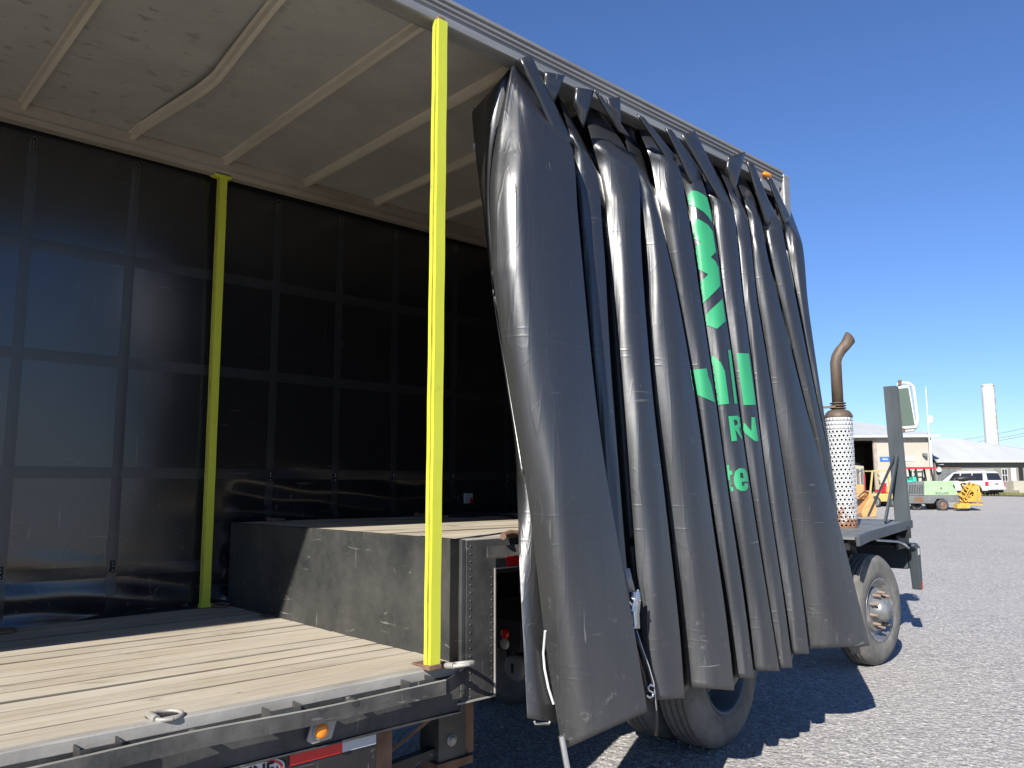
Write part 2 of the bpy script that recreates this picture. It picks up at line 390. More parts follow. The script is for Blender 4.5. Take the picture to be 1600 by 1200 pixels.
# ------------------------------------------------------------------ the trailer
UD = DK + .547; CE = DK + 3.07; RAIL = DK + 2.992
X0 = -2.5; YB = -8.6; YF = 3.02
T = thing('curtain_side_trailer', (-1.25, 0, 0), 'long black step deck trailer with bare plank floor and tan ceiling, its side open', 'trailer')
def planks(x0, x1, y0, y1, z, th=.035):
    mb = MB(); n = int(round((x1 - x0) / .152)); bw = (x1 - x0) / n; random.seed(3)
    for i in range(n):
        a = x0 + i * bw; dz = random.uniform(-.0025, .0025); rows = []
        ny = int((y1 - y0) / .12) + 1; tl = random.uniform(-.002, .002)
        for k in range(ny + 1):
            y = y0 + (y1 - y0) * k / ny; w1 = math.sin(y * 3.1 + i * 2.3) * .0012
            L = a + .0042 + abs(w1) * .8; Rr = a + bw - .0042
            zz = z + dz + w1
            rows.append([Vector((L, y, zz - th)), Vector((L, y, zz - .003)), Vector((L + .003, y, zz + tl)), Vector((Rr - .003, y, zz - tl)), Vector((Rr, y, zz - .003)), Vector((Rr, y, zz - th))])
        mb.grid(rows, False)
    return mb
planks(X0 + .02, -.058, YB, -.002, DK).build('deck_floor', 'wood', T)
planks(X0 + .02, -.058, .03, YF - .04, UD).build('upper_deck_floor', 'wood', T)
mb = MB(); mb.box(-.056, -.002, YB, -.002, DK - .04, DK + .003); mb.build('deck_edge_strip', 'edge', T, bevel=.004)
mb = MB(); mb.box(-.056, -.002, .012, YF, UD - .04, UD + .003); mb.build('deck_edge_strip', 'edge', T, bevel=.004)
# sheet below the planks so no light leaks
mb = MB(); mb.box(X0 + .02, -.056, YB, -.01, DK - .10, DK - .04); mb.box(X0 + .02, -.1, .03, YF, UD - .10, UD - .04); mb.build('deck_light_block', 'blackd', T)
# step face
mb = MB(); mb.box(X0 + .02, 0, 0, .028, DK - .12, UD + .002)
rows = []
sp = mb.build('step_panel', 'step', T, bevel=.006)
# drop plate and side rails on the near side
mb = MB(); mb.prism([(.0285, DK - .165), (.2, DK - .165), (.2, UD - .14), (.62, UD - .14), (YF, UD - .14), (YF, UD - .003), (.0285, UD - .003)], -.012, 0)
mb.build('corner_plate', 'black', T, bevel=.003)
mb = MB(); mb.box(0, .006, .2, YF, UD - .145, UD - .138); mb.box(-.10, .006, -.02, .203, DK - .172, DK - .165); mb.box(.0, .004, .198, .206, DK - .165, UD - .14)
mb.build('plate_lip', 'edge', T)
mb = MB()
for (y, z0, z1, k) in ((.055, DK - .15, UD - .03, 20), (.182, DK - .15, UD - .18, 16)):
    for i in range(k):
        z = z0 + (z1 - z0) * i / (k - 1); mb.lathe([(0, .005), (.003, .004), (.004, .001)], 'x', 8, (0, y, z))
for i in range(26): mb.lathe([(0, .006), (.003, .005), (.004, .001)], 'x', 8, (0, .3 + i * .1, UD - .115))
mb.build('rivet', 'black', T)['kind'] = 'stuff'
# side channel of the lower deck
mb = MB(); mb.box(-.05, -.004, YB, -.002, DK - .20, DK - .04); mb.box(-.05, .01, YB, -.002, DK - .208, DK - .2005); mb.box(-.05, .0, -.0015, .028, DK - .20, DK - .121)
mb.build('side_rail', 'black', T, bevel=.003)
# bent rub rail: flat bar set off by stake pockets
MAT['railp'] = scratched_black('dusty_rub_rail', (.030, .030, .029), (.20, .19, .17), .7, .55)
def rubrail(y0, y1, z0, wav, mat='railp', x=.045, hgt=.052):
    mb = MB(); n = int((y1 - y0) / .04); A = []
    for i in range(n + 1):
        y = y0 + (y1 - y0) * i / n
        dx = wav * (math.sin(y * 3.6 + .6) * .6 + math.sin(y * 8.3 + 1.9) * .3) ; dz = wav * .5 * math.sin(y * 4.3 + 1)
        A.append([Vector((x + dx, y, z0 + dz)), Vector((x + .007 + dx, y, z0 + dz)), Vector((x + .007 + dx * 1.4, y, z0 - hgt + dz)), Vector((x + dx * 1.4, y, z0 - hgt + dz)), Vector((x + dx, y, z0 + dz))])
    mb.grid(A, False); mb.add(A[0][:4], [(0, 1, 2, 3)]); mb.add(A[-1][:4], [(0, 1, 2, 3)])
    return mb.build('rub_rail', mat, T)
rubrail(YB, -.14, DK - .036, .013, x=.062, hgt=.060)
def rail_edge(y0, y1, z0, wav, x):
    mb = MB(); n = int((y1 - y0) / .04); A = []
    for i in range(n + 1):
        y = y0 + (y1 - y0) * i / n; dx = wav * (math.sin(y * 3.6 + .6) * .6 + math.sin(y * 8.3 + 1.9) * .3); dz = wav * .5 * math.sin(y * 4.3 + 1)
        A.append([Vector((x + dx - .0005, y, z0 + dz + .0012)), Vector((x + .0078 + dx, y, z0 + dz + .0012)), Vector((x + .0078 + dx, y, z0 - .0025 + dz))])
    mb.grid(A, False); return mb.build('worn_rail_edge', 'edge', T)
rail_edge(YB, -.14, DK - .036, .013, .062)
rubrail(.34 - .22, 2.9, UD - .035, .003, x=.035, hgt=.05)
# curled end of the rub rail
mb = MB(); e0 = []
for i in range(9):
    t = i / 8; y = -.14 + .16 * t; x = .062 * (1 - t) ** .8 + .001
    e0.append([Vector((x, y, DK - .036 + .022 * t)), Vector((x + .007, y, DK - .036 + .022 * t)), Vector((x + .007, y, DK - .096 + .022 * t)), Vector((x, y, DK - .096 + .022 * t)), Vector((x, y, DK - .036 + .022 * t))])
mb.grid(e0, False); mb.build('rub_rail_end', 'black', T)
for yc in (-.26, -.88, -1.51, -2.15, -2.78, -3.4):
    mb = MB()
    for s_ in (-1, 1): mb.box(-.003, .060, yc + s_ * .062 - .003, yc + s_ * .062 + .003, DK - .088, DK - .014)
    mb.box(.053, .0603, yc - .062, yc + .062, DK - .088, DK - .020); mb.box(.0, .04, yc - .062, yc + .062, DK - .086, DK - .082)
    mb.build('stake_pocket', 'black', T, bevel=.002)
for yc in (-.58, -1.2, -1.83):
    mb = MB(); mb.tube([(0, yc, DK - .052), (.061, yc, DK - .052)], .014, 14); mb.build('rail_spacer', 'black', T)

# tie down rings
def ring(c, ax, tilt, rad=.052, r=.0075, name='tie_down_ring', lean=0, mat='steel'):
    mb = MB(); M = Matrix.Translation(c) @ Matrix.Rotation(tilt, 4, ax)
    pts = [(rad * math.cos(a) * 1.1, rad * math.sin(a), 0) for a in [2 * math.pi * k / 28 for k in range(29)]]
    mb.tube(pts, r, 8, False, True, M)
    mb.tube([(-.03, -rad * .9, .002), (.0, -rad * .98, .004), (.03, -rad * .9, .002)], .014, 10, True, True, M)
    return mb.build(name, mat, T)
ring(Vector((.058, -.055, DK + .016)), 'Y', R(-10), .060, .009)
ring(Vector((-.05, -1.27, DK + .008)), 'Y', R(2), .05)
mb = MB(); mb.box(-.09, -.057, -1.33, -1.21, DK + .0032, DK + .0062); mb.build('ring_recess', 'blackd', T, bevel=.001)
mb = MB(); mb.box(-.14, .03, -.17, -.045, DK + .0034, DK + .011); mb.build('pole_base_plate', 'rust', T, bevel=.002)
for q in ((340, 944), (5, 985), (432, 812), (632, 803), (790, 797)):
    up = q[0] > 400; c = onx(q[0], q[1], -2.40); z = (UD if up else DK) + .012
    c = onz(q[0], q[1], z); ring(Vector((max(c.x, -2.43), c.y, z)), 'Y', R(3), .055, mat='rust')
mb = MB(); c = onz(420, 962, DK + .006); mb.box(c.x - .05, c.x + .05, c.y - .04, c.y + .03, DK + .003, DK + .008); mb.build('loose_bracket_plate', 'rust', T)
# loose ratchet strap end lying on the upper deck
c0 = onz(752, 806, UD + .02); mb = MB()
mb.tube([onz(700, 806, UD + .012), onz(730, 804, UD + .02), onz(780, 803, UD + .014), onz(806, 808, UD + .012)], [.012, .02, .014, .01], 6); mb.build('webbing_end', 'strap', T)
mb = MB(); mb.tube([onz(786, 838, UD + .012), onz(796, 833, UD + .02), onz(812, 834, UD + .014)], .016, 8); mb.build('deck_hook', 'rust', T)

# roof
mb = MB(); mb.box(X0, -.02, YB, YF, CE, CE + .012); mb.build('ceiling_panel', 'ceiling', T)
mb = MB(); mb.box(X0 - .04, -.03, YB, YF, CE + .0125, CE + .05); mb.build('roof_skin', 'white', T)
def bow(y, kink=0):
    mb = MB(); n = 12; rows = []
    for i in range(n + 1):
        t = i / n; x = X0 + .07 + (2.43 - .07 - .02) * t
        k = kink * max(0, 1 - abs(t - .47) / .42)
        z1 = CE - .0005 - k * .4; z0 = z1 - .045 ; yy = y + k * .75
        rows.append([Vector((x, yy - .030, z1)), Vector((x, yy - .029, z1 - .006)), Vector((x, yy - .014, z1 - .007)), Vector((x, yy - .012, z0)), Vector((x, yy + .014, z0)), Vector((x, yy + .016, z1 - .007)), Vector((x, yy + .030, z1 - .006)), Vector((x, yy + .031, z1))])
    mb.grid(rows, False); return mb.build('roof_bow', 'beam', T, label='bent ceiling bow with a kink halfway' if kink else None)
for k in range(-11, 7): bow(-1.409 + .6206 * k, .10 if k == 1 else 0)
# far roof rail
mb = MB(); mb.box(X0 + .0, X0 + .075, YB, YF, DK + 2.945, CE - .001); mb.box(X0 + .0755, X0 + .082, YB, YF, DK + 2.955, DK + 2.985); mb.build('far_roof_rail', 'rail_in', T, bevel=.004)
# near roof rail: a flat lip under grooved extrusion
mb = MB(); Z = RAIL
mb.prism([(-.075, Z + .02), (-.075, Z + .0), (.012, Z - .002), (.022, Z + .002), (.026, Z + .052), (.034, Z + .055), (.036, Z + .064), (.026, Z + .067), (.025, Z + .078), (.037, Z + .081), (.038, Z + .092), (.026, Z + .095), (.024, Z + .108), (.038, Z + .112), (.038, Z + .13), (-.03, Z + .135), (-.03, Z + .078), (-.075, Z + .078)], YB, YF + .03, axis='y')
nr = mb.build('near_roof_rail', 'galv', T)
# bulkhead, corner post, marker lamp
mb = MB(); mb.box(X0, -.02, YF, YF + .05, UD - .2, CE + .01); mb.build('front_bulkhead', 'blackd', T)
mb = MB(); mb.box(-.06, .042, YF + .0305, YF + .12, UD - .2, Z + .112); mb.build('corner_post', 'galv', T, bevel=.012)
mb = MB(); mb.box(-.02, .03, YF - .28, YF - .02, Z - .07, Z - .005); mb.build('corner_bracket', 'galv', T, bevel=.004)
mb = MB(); q = onx(1190, 263, .04)
mb.bm((lambda b: (bmesh.ops.create_uvsphere(b, u_segments=14, v_segments=8, radius=1), b)[1])(bmesh.new()), Matrix.Translation((.042, q.y + .07, Z + .03)) @ Matrix.Diagonal((.022, .055, .022, 1)), True)
mb.build('marker_lamp', 'amber', T)
# rear frame, far behind the camera, closes the box
mb = MB(); mb.box(X0, -.02, YB - .06, YB - .002, DK - .2, CE + .01); mb.build('rear_door', 'blackd', T)
# under structure
mb = MB()
for x in (-.85, -1.7):
    mb.box(x - .05, x + .05, YB, .1, DK - .55, DK - .10); mb.box(x - .08, x + .08, YB, .1, DK - .58, DK - .55)
    mb.box(x - .05, x + .05, .03, YF, UD - .28, UD - .10)
for y in np.arange(YB + .3, 0, .45): mb.box(X0 + .05, -.06, y - .02, y + .02, DK - .19, DK - .10)
mb.box(X0 + .04, -.012, .16, .2, DK - .17, UD - .1)
mb.build('chassis_frame', 'blackd', T)
# side lamp with bracket, tape and badge hanging below the rail
q = onx(502, 1142, .03)
mb = MB(); mb.lathe([(-.03, .034), (.004, .034), (.005, .030), (.006, .0)], 'x', 30, (q.x - .004, q.y, q.z)); mb.prism([(q.y - .055, q.z - .028), (q.y - .03, q.z + .045), (q.y + .035, q.z + .05), (q.y + .075, q.z + .028), (q.y + .05, q.z - .04), (q.y - .03, q.z - .045)], .0105, .022)
lamp = mb.build('side_lamp_bracket', 'steel', T, bevel=.002)
mb = MB(); mb.lathe([(0, .027), (.006, .027), (.012, .022), (.015, .012), (.016, .0)], 'x', 30, (q.x + .002, q.y, q.z)); mb.build('side_lamp_lens', 'amber', lamp)
skx = -.02
mb = MB(); mb.box(skx - .012, skx - .001, -6, -.43, DK - .36, DK - .2085); mb.build('valance_panel', 'blackd', T)
a = onx(453, 1164, skx); b = onx(535, 1148, skx); c = onx(583, 1135, skx); hgt = .045
zt = DK - .2095
mb = MB(); mb.box(skx, skx + .003, a.y, b.y, zt - hgt, zt); mb.build('red_reflective_tape', 'red', T)
mb = MB(); mb.box(skx, skx + .003, b.y, -.431, zt - hgt, zt); mb.build('white_reflective_tape', 'tapew', T)
# oval badge
be = onx(448, 1190, skx + .004); bc = Vector((skx + .004, be.y - .165, be.z - .012))
def oval(rx, rz, x0, x1, mat, par):
    mb = MB(); mb.prism([(bc.y + rx * math.cos(t), bc.z + rz * math.sin(t)) for t in [2 * math.pi * k / 60 for k in range(60)]], x0, x1); return mb.build('badge_oval', mat, par)
bd = oval(.165, .056, skx, skx + .003, 'dark', T); bd.name = 'oval_badge'
oval(.158, .050, skx + .0031, skx + .0022, 'white', bd); oval(.150, .045, skx + .0046, skx + .0056, 'cred', bd); oval(.138, .037, skx + .0057, skx + .0068, 'white', bd)
MT = Matrix.Translation((skx + .0085, bc.y + .062, bc.z)) @ Matrix(((0, 0, 1, 0), (1, 0, 0, 0), (0, 1, 0, 0), (0, 0, 0, 1)))
text_mb('INE', .066, .002, MT, .0016, 1.0).build('badge_lettering', 'dark', bd)
mb = MB(); cy, cz = bc.y + .125, bc.z
mb.prism([(cy + (.009 if k % 2 == 0 else .003) * math.cos(k * math.pi / 4), cz + (.009 if k % 2 == 0 else .003) * math.sin(k * math.pi / 4)) for k in range(8)], skx + .007, skx + .009); mb.build('badge_star', 'dark', bd)
# landing leg, brace
mb = MB(); mb.box(-.56, -.40, .19, .36, DK - .56, DK - .165); 
leg = mb.build('landing_leg', 'black', T, bevel=.006)
mb = MB(); mb.box(-.58, -.385, .17, .40, DK - .60, DK - .5605); mb.build('rust_flange', 'rust', leg, bevel=.004)
mb = MB(); mb.box(-.54, -.42, .215, .335, .05, DK - .6005); mb.build('inner_leg', 'rust', leg, bevel=.004)
mb = MB(); mb.box(-.62, -.34, .12, .43, .0, .05); mb.build('foot_pad', 'rust', leg, bevel=.01)
mb = MB(); mb.box(-.52, -.42, .365, .43, DK - .56, DK - .17); mb.build('back_plate', 'rust', leg)
q = onx(706, 1156, -.40); mb = MB(); mb.lathe([(0, .022), (.012, .022), (.018, .012), (.018, 0)], 'x', 6, (-.40, q.y, q.z)); mb.lathe([(0, .03), (.004, .03), (.004, .0)], 'x', 20, (-.40, q.y, q.z)); mb.build('leg_bolt', 'steel', leg)
mb = MB(); mb.bar(onx(692, 1108, -.06), onx(570, 1206, -.40), .035, .012); mb.build('leg_brace', 'rust', T)
mb = MB(); mb.bar((-.45, .2, DK - .52), (-.45, -.9, DK - .6), .05, .05); mb.build('leg_cross_bar', 'blackd', T)
mb = MB(); q0 = onx(598, 1135, -.15); mb.box(-.22, -.15, q0.y - .03, q0.y + .05, DK - .6, DK - .208); mb.build('frame_gusset', 'rust', T)
# red and white marker on the upper rail
q = onx(800, 885, .003); mb = MB(); mb.box(.0005, .003, q.y - .035, q.y + .12, UD - .135, UD - .09); mb.build('rail_reflector', 'red', T)

# ------------------------------------------------------------------ far side curtain with its belts
FC = thing('side_curtain', (X0, -2, DK), 'glossy black curtain closing off the far side of the trailer, under a grid of belts', 'curtain')
mb = MB(); rows = []
ys = np.arange(YB, YF - .002, .05)
def fcx(y, z):
    stp = DK if y < 0.02 else UD
    k = max(0, 1 - (z - stp) / .42); top = max(0, (z - DK - 2.6) / .35)
    b = .010 * math.sin(y * 1.7 + z * .8) + .006 * math.sin(y * 3.7 - z * 2)
    b += k * (.020 * math.sin(z * 30 + y * 2.2 + 1.5 * math.sin(y * 1.3)) + .012 * math.sin(y * 9 + z * 14))
    return X0 - .045 + b + .022 * (z < 0)
for z in np.linspace(DK - .03, CE + .03, 90):
    rows.append([Vector((fcx(y, z), y, z)) for y in ys])
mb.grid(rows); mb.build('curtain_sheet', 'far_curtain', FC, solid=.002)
vy = [onx(px, py, X0).y for px, py in ((55, 215), (215, 252), (352, 288), (440, 312), (538, 337), (625, 357))]
st_ = vy[1] - vy[0]
vy = [vy[0] - 2 * st_, vy[0] - st_] + vy + [vy[-1] + .62 * k for k in range(1, 3)]
for y in vy:
    if y > YF - .1: continue
    b0 = DK + .02 if y < .02 else UD + .01
    mb = MB(); rows = []
    for z in np.linspace(b0, DK + 2.88, 50): rows.append([Vector((fcx(y, z) + .003, y - .03, z)), Vector((fcx(y, z) + .0042, y, z)), Vector((fcx(y, z) + .003, y + .03, z))])
    mb.grid(rows); sb = mb.build('vertical_strap', 'belt', FC)
    mb = MB(); zt = DK + 2.87; x = fcx(y, zt) + .012
    mb.tube([(x, y - .018, zt + .03), (x, y - .018, zt - .04), (x, y, zt - .055), (x, y + .018, zt - .04), (x, y + .018, zt + .03), (x, y, zt + .045), (x, y - .018, zt + .03)], .004, 6); mb.tube([(x, y, zt + .02), (x, y, zt - .03)], .006, 6)
    mb.build('strap_hook', 'hook', sb)
    zb = (DK + .30) if y < .02 else DK + .86
    mb = MB(); x = fcx(y, zb) + .009
    mb.box(x, x + .004, y - .012, y + .012, zb - .035, zb + .035); sbp = mb.build('strap_plate', 'dark', sb)
    mb = MB()
    for dz in (-.024, .004, .022): mb.lathe([(x + .004, .005), (x + .008, .004), (x + .009, 0)], 'x', 8, (0, y, zb + dz))
    mb.build('strap_rivet', 'chrome', sb)
for z in (DK + .877, DK + 1.58, DK + 2.25, DK + .27):
    mb = MB(); rows = []
    y1 = YF - .01 if z > UD else -.01
    for y in np.arange(YB, y1, .05): rows.append([Vector((fcx(y, z - .036) + .0022, y, z - .036)), Vector((fcx(y, z) + .003, y, z)), Vector((fcx(y, z + .036) + .0022, y, z + .036))])
    mb.grid(rows); mb.build('horizontal_belt', 'belt', FC)
q = onx(735, 778, X0 + .01)
mb = MB(); mb.box(X0 - .02, X0 + .0, q.y - .05, q.y + .035, q.z - .045, q.z + .04); st = mb.build('sticker', 'tapew', FC)
mb = MB(); mb.box(X0 + .0005, X0 + .002, q.y + .0, q.y + .035, q.z - .045, q.z + .0); mb.build('sticker_corner', 'red', st)

# ------------------------------------------------------------------ yellow poles
def pole(label, base, top, wx, wy, tb):
    P = thing('stake_pole', base, label, 'pole', 'hi-vis yellow poles of the trailer')
    mb = MB(); b = Vector(base); t = Vector(top); n = 26; rows = []
    for i in range(n + 1):
        k = i / n; c = b.lerp(t, k); j = .0012 * math.sin(i * 1.7)
        rows.append([c + Vector((sx * wx + j, sy * wy, 0)) for sx, sy in ((-1, -1), (.2, -1), (.2, -.8), (1, -.8), (1, 1), (-1, 1), (-1, -1))])
    mb.grid(rows, False); mb.build('pole_tube', 'yellow', P)
    mb = MB(); mb.grid([[Vector((r_[2].x + dx, r_[0].y - dy, r_[0].z)) for dx, dy in ((-.0035, -.006), (-.003, .0018), (.0005, .0018), (.001, -.006))] for r_ in rows], False)
    mb.build('welded_seam', 'seam', P)
    if tb:
        mb = MB(); mb.box(t.x - .035, t.x + .03, t.y - .062, t.y + .057, t.z - .001, t.z + .055); mb.box(t.x - .05, t.x - .036, t.y - .072, t.y + .067, t.z + .01, t.z + .045); mb.build('top_bracket', 'yellow', P, bevel=.005)
    else:
        mb = MB(); mb.box(t.x - .015, t.x + .012, t.y - .02, t.y + .02, t.z + .0005, t.z + .02); mb.build('top_pin', 'rust', P, bevel=.003)
    mb = MB(); mb.box(b.x - wx - .006, b.x + wx + .006, b.y - wy - .006, b.y + wy + .006, b.z - .001, b.z + .02); mb.build('foot_collar', 'rust' if not tb else 'yellow', P, bevel=.003)
    return P
pb = onz(679, 1046, DK + .012); pt_ = onp(695, 44, (pb.x + .004, 0, 0), (1, 0, 0))
pole('hi-vis yellow pole standing in the sun at the near edge of the deck', (pb.x - .02, pb.y, DK + .0115), (pb.x - .02, pb.y + .012, RAIL + .001), .0205, .029, False)
qb = onz(309, 946, DK + .005)
pole('hi-vis yellow pole in the shade against the far black curtain', (max(qb.x, X0 + .05), qb.y, DK + .006), (X0 + .045, onx(348, 266, X0 + .045).y, DK + 2.93), .022, .028, True)

# ------------------------------------------------------------------ the bunched near curtain
ZT = DK + 3.0
BK = .09
def onbase(px, py, off):
    """point on the leaning hang plane x = .06 + BK*(ZT-z) + off"""
    n = Vector((1, 0, BK)); return onp(px, py, (.06 + off, 0, ZT), n)
NT = 110
def poly_at(pl, t):
    ys_ = [p[1] for p in pl]; y = ys_[0] + (ys_[-1] - ys_[0]) * t; n = len(pl)
    for i in range(n - 1):
        if y <= ys_[i + 1] or i == n - 2:
            u = (y - ys_[i]) / (ys_[i + 1] - ys_[i])
            p0 = pl[max(i - 1, 0)]; p1 = pl[i]; p2 = pl[i + 1]; p3 = pl[min(i + 2, n - 1)]
            m1 = (p2[0] - p0[0]) / max(1, p2[1] - p0[1]); m2 = (p3[0] - p1[0]) / max(1, p3[1] - p1[1]); h = p2[1] - p1[1]
            x = (2 * u**3 - 3 * u**2 + 1) * p1[0] + (u**3 - 2 * u**2 + u) * h * m1 + (-2 * u**3 + 3 * u**2) * p2[0] + (u**3 - u**2) * h * m2
            return x, y
S = [  # left and right outline of every fold in the photograph
 dict(L=[(800, 104), (786, 165), (772, 235), (766, 300), (769, 400), (770, 457), (788, 560), (803, 650), (820, 740), (835, 813), (838, 900), (848, 985), (867, 1099), (879, 1172)],
      R=[(822, 104), (860, 180), (880, 212), (894, 232), (902, 330), (912, 440), (922, 550), (933, 653), (945, 735), (958, 820), (975, 888), (985, 955), (998, 1026), (1010, 1090), (1011, 1112)], w=.11),
 dict(L=[(870, 145), (888, 200), (897, 247), (909, 350), (917, 460), (928, 560), (936, 640), (944, 735), (952, 830), (962, 920), (975, 1000)],
      R=[(882, 165), (912, 225), (933, 273), (940, 350), (947, 440), (952, 560), (960, 650), (968, 760), (974, 830), (981, 920), (990, 1000)], w=.05),
 dict(L=[(905, 150), (925, 220), (943, 293), (953, 380), (961, 460), (970, 550), (976, 620), (984, 740), (990, 820), (996, 900), (1004, 1000), (1014, 1095)],
      R=[(925, 160), (960, 205), (985, 245), (997, 270), (1001, 380), (1006, 460), (1014, 560), (1020, 640), (1028, 700), (1043, 800), (1044, 850), (1060, 950), (1069, 1091)], w=.07),
 dict(L=[(968, 185), (988, 260), (1003, 320), (1012, 400), (1016, 480), (1015, 540), (1027, 650), (1035, 700), (1046, 800), (1052, 850), (1065, 950), (1080, 1074)],
      R=[(985, 190), (1008, 260), (1024, 320), (1040, 380), (1062, 480), (1075, 550), (1091, 650), (1096, 700), (1111, 800), (1116, 850), (1134, 950), (1147, 1079)], w=.07),
 dict(L=[(992, 190), (1015, 245), (1028, 310), (1043, 380), (1064, 480), (1078, 550), (1094, 650), (1101, 700), (1115, 800), (1122, 850), (1142, 950), (1155, 1059)],
      R=[(1020, 205), (1050, 245), (1063, 270), (1072, 320), (1082, 380), (1096, 480), (1108, 550), (1121, 650), (1128, 700), (1141, 800), (1149, 850), (1165, 950), (1178, 1061)], w=.06),
 dict(L=[(1045, 215), (1062, 270), (1074, 310), (1085, 380), (1099, 480), (1110, 550), (1124, 650), (1131, 700), (1144, 800), (1155, 850), (1171, 950), (1181, 1048)],
      R=[(1065, 222), (1092, 270), (1108, 320), (1119, 380), (1132, 480), (1143, 550), (1154, 650), (1163, 700), (1177, 800), (1185, 850), (1202, 950), (1218, 1049)], w=.06),
 dict(L=[(1078, 225), (1098, 275), (1112, 320), (1122, 380), (1135, 480), (1146, 550), (1157, 650), (1166, 700), (1180, 800), (1188, 850), (1205, 950), (1219, 1044)],
      R=[(1105, 240), (1132, 295), (1146, 330), (1152, 380), (1162, 480), (1173, 550), (1183, 650), (1189, 700), (1203, 800), (1211, 850), (1227, 950), (1238, 1044)], w=.055),
 dict(L=[(1110, 242), (1135, 290), (1148, 335), (1154, 380), (1164, 480), (1175, 550), (1185, 650), (1191, 700), (1205, 800), (1214, 850), (1230, 950), (1240, 1022)],
      R=[(1130, 250), (1155, 300), (1168, 345), (1173, 380), (1184, 480), (1197, 550), (1211, 650), (1219, 700), (1233, 800), (1242, 850), (1256, 950), (1264, 1022)], w=.055),
 dict(L=[(1138, 256), (1160, 305), (1172, 350), (1177, 400), (1187, 480), (1200, 550), (1213, 650), (1221, 700), (1235, 800), (1244, 850), (1257, 950), (1263, 1014)],
      R=[(1155, 262), (1178, 310), (1190, 350), (1199, 400), (1219, 480), (1237, 550), (1261, 650), (1279, 710), (1306, 800), (1320, 850), (1343, 950), (1359, 1009)], w=.06),
 dict(L=[(1162, 268), (1184, 310), (1196, 350), (1205, 400), (1223, 480), (1240, 550), (1264, 650), (1280, 710), (1295, 780), (1300, 850), (1315, 950), (1325, 1014)],
      R=[(1180, 272), (1205, 320), (1219, 349), (1228, 390), (1244, 470), (1262, 560), (1281, 650), (1296, 710), (1306, 780), (1312, 850), (1322, 950), (1340, 1022)], w=.05),
 dict(L=[(1190, 275), (1212, 320), (1224, 350), (1232, 390), (1248, 470), (1265, 560), (1283, 650), (1297, 710), (1305, 780), (1310, 850), (1320, 950), (1330, 1024)],
      R=[(1203, 280), (1228, 315), (1243, 350), (1254, 385), (1262, 470), (1274, 560), (1288, 650), (1298, 710), (1307, 780), (1312, 850), (1325, 950), (1345, 1020)], w=.04),
]
def amp(t): return .25 + .75 * min(1, t / .16)
cols = []
ts = [i / (NT - 1) for i in range(NT)]
# inner edge of the curtain, folded back into the trailer at the top
I = [(737, 176), (745, 255), (755, 330), (768, 440), (785, 560), (803, 680), (808, 760), (812, 890), (820, 1040), (824, 1122)]
def inner(t): return -.55 * (1 - t) ** 1.5 - .02
cols.append([onbase(*poly_at(I, t), inner(t)) for t in ts])
c1 = []; c2 = []
for t in ts:
    a = poly_at(I, t); b = poly_at(S[0]['L'], t)
    lo = poly_at([(868, 104), (868, 1126)], t)
    for cc, k in ((c1, .35), (c2, .8)):
        cc.append(onbase(a[0] + (b[0] - a[0]) * k + (6 if t > .6 else 0) * k, a[1] + (b[1] - a[1]) * k * (1 if t < .5 else 1 - (t - .5) * 1.6), inner(t) * (1 - k) - .02))
cols += [c1, c2]
SHARP = []
CREASE = [(112, 222), (205, 268), (222, 262), (252, 300), (232, 256), (262, 292), (300, 330), (300, 345), (318, 352), (330, 345), (340, 380)]
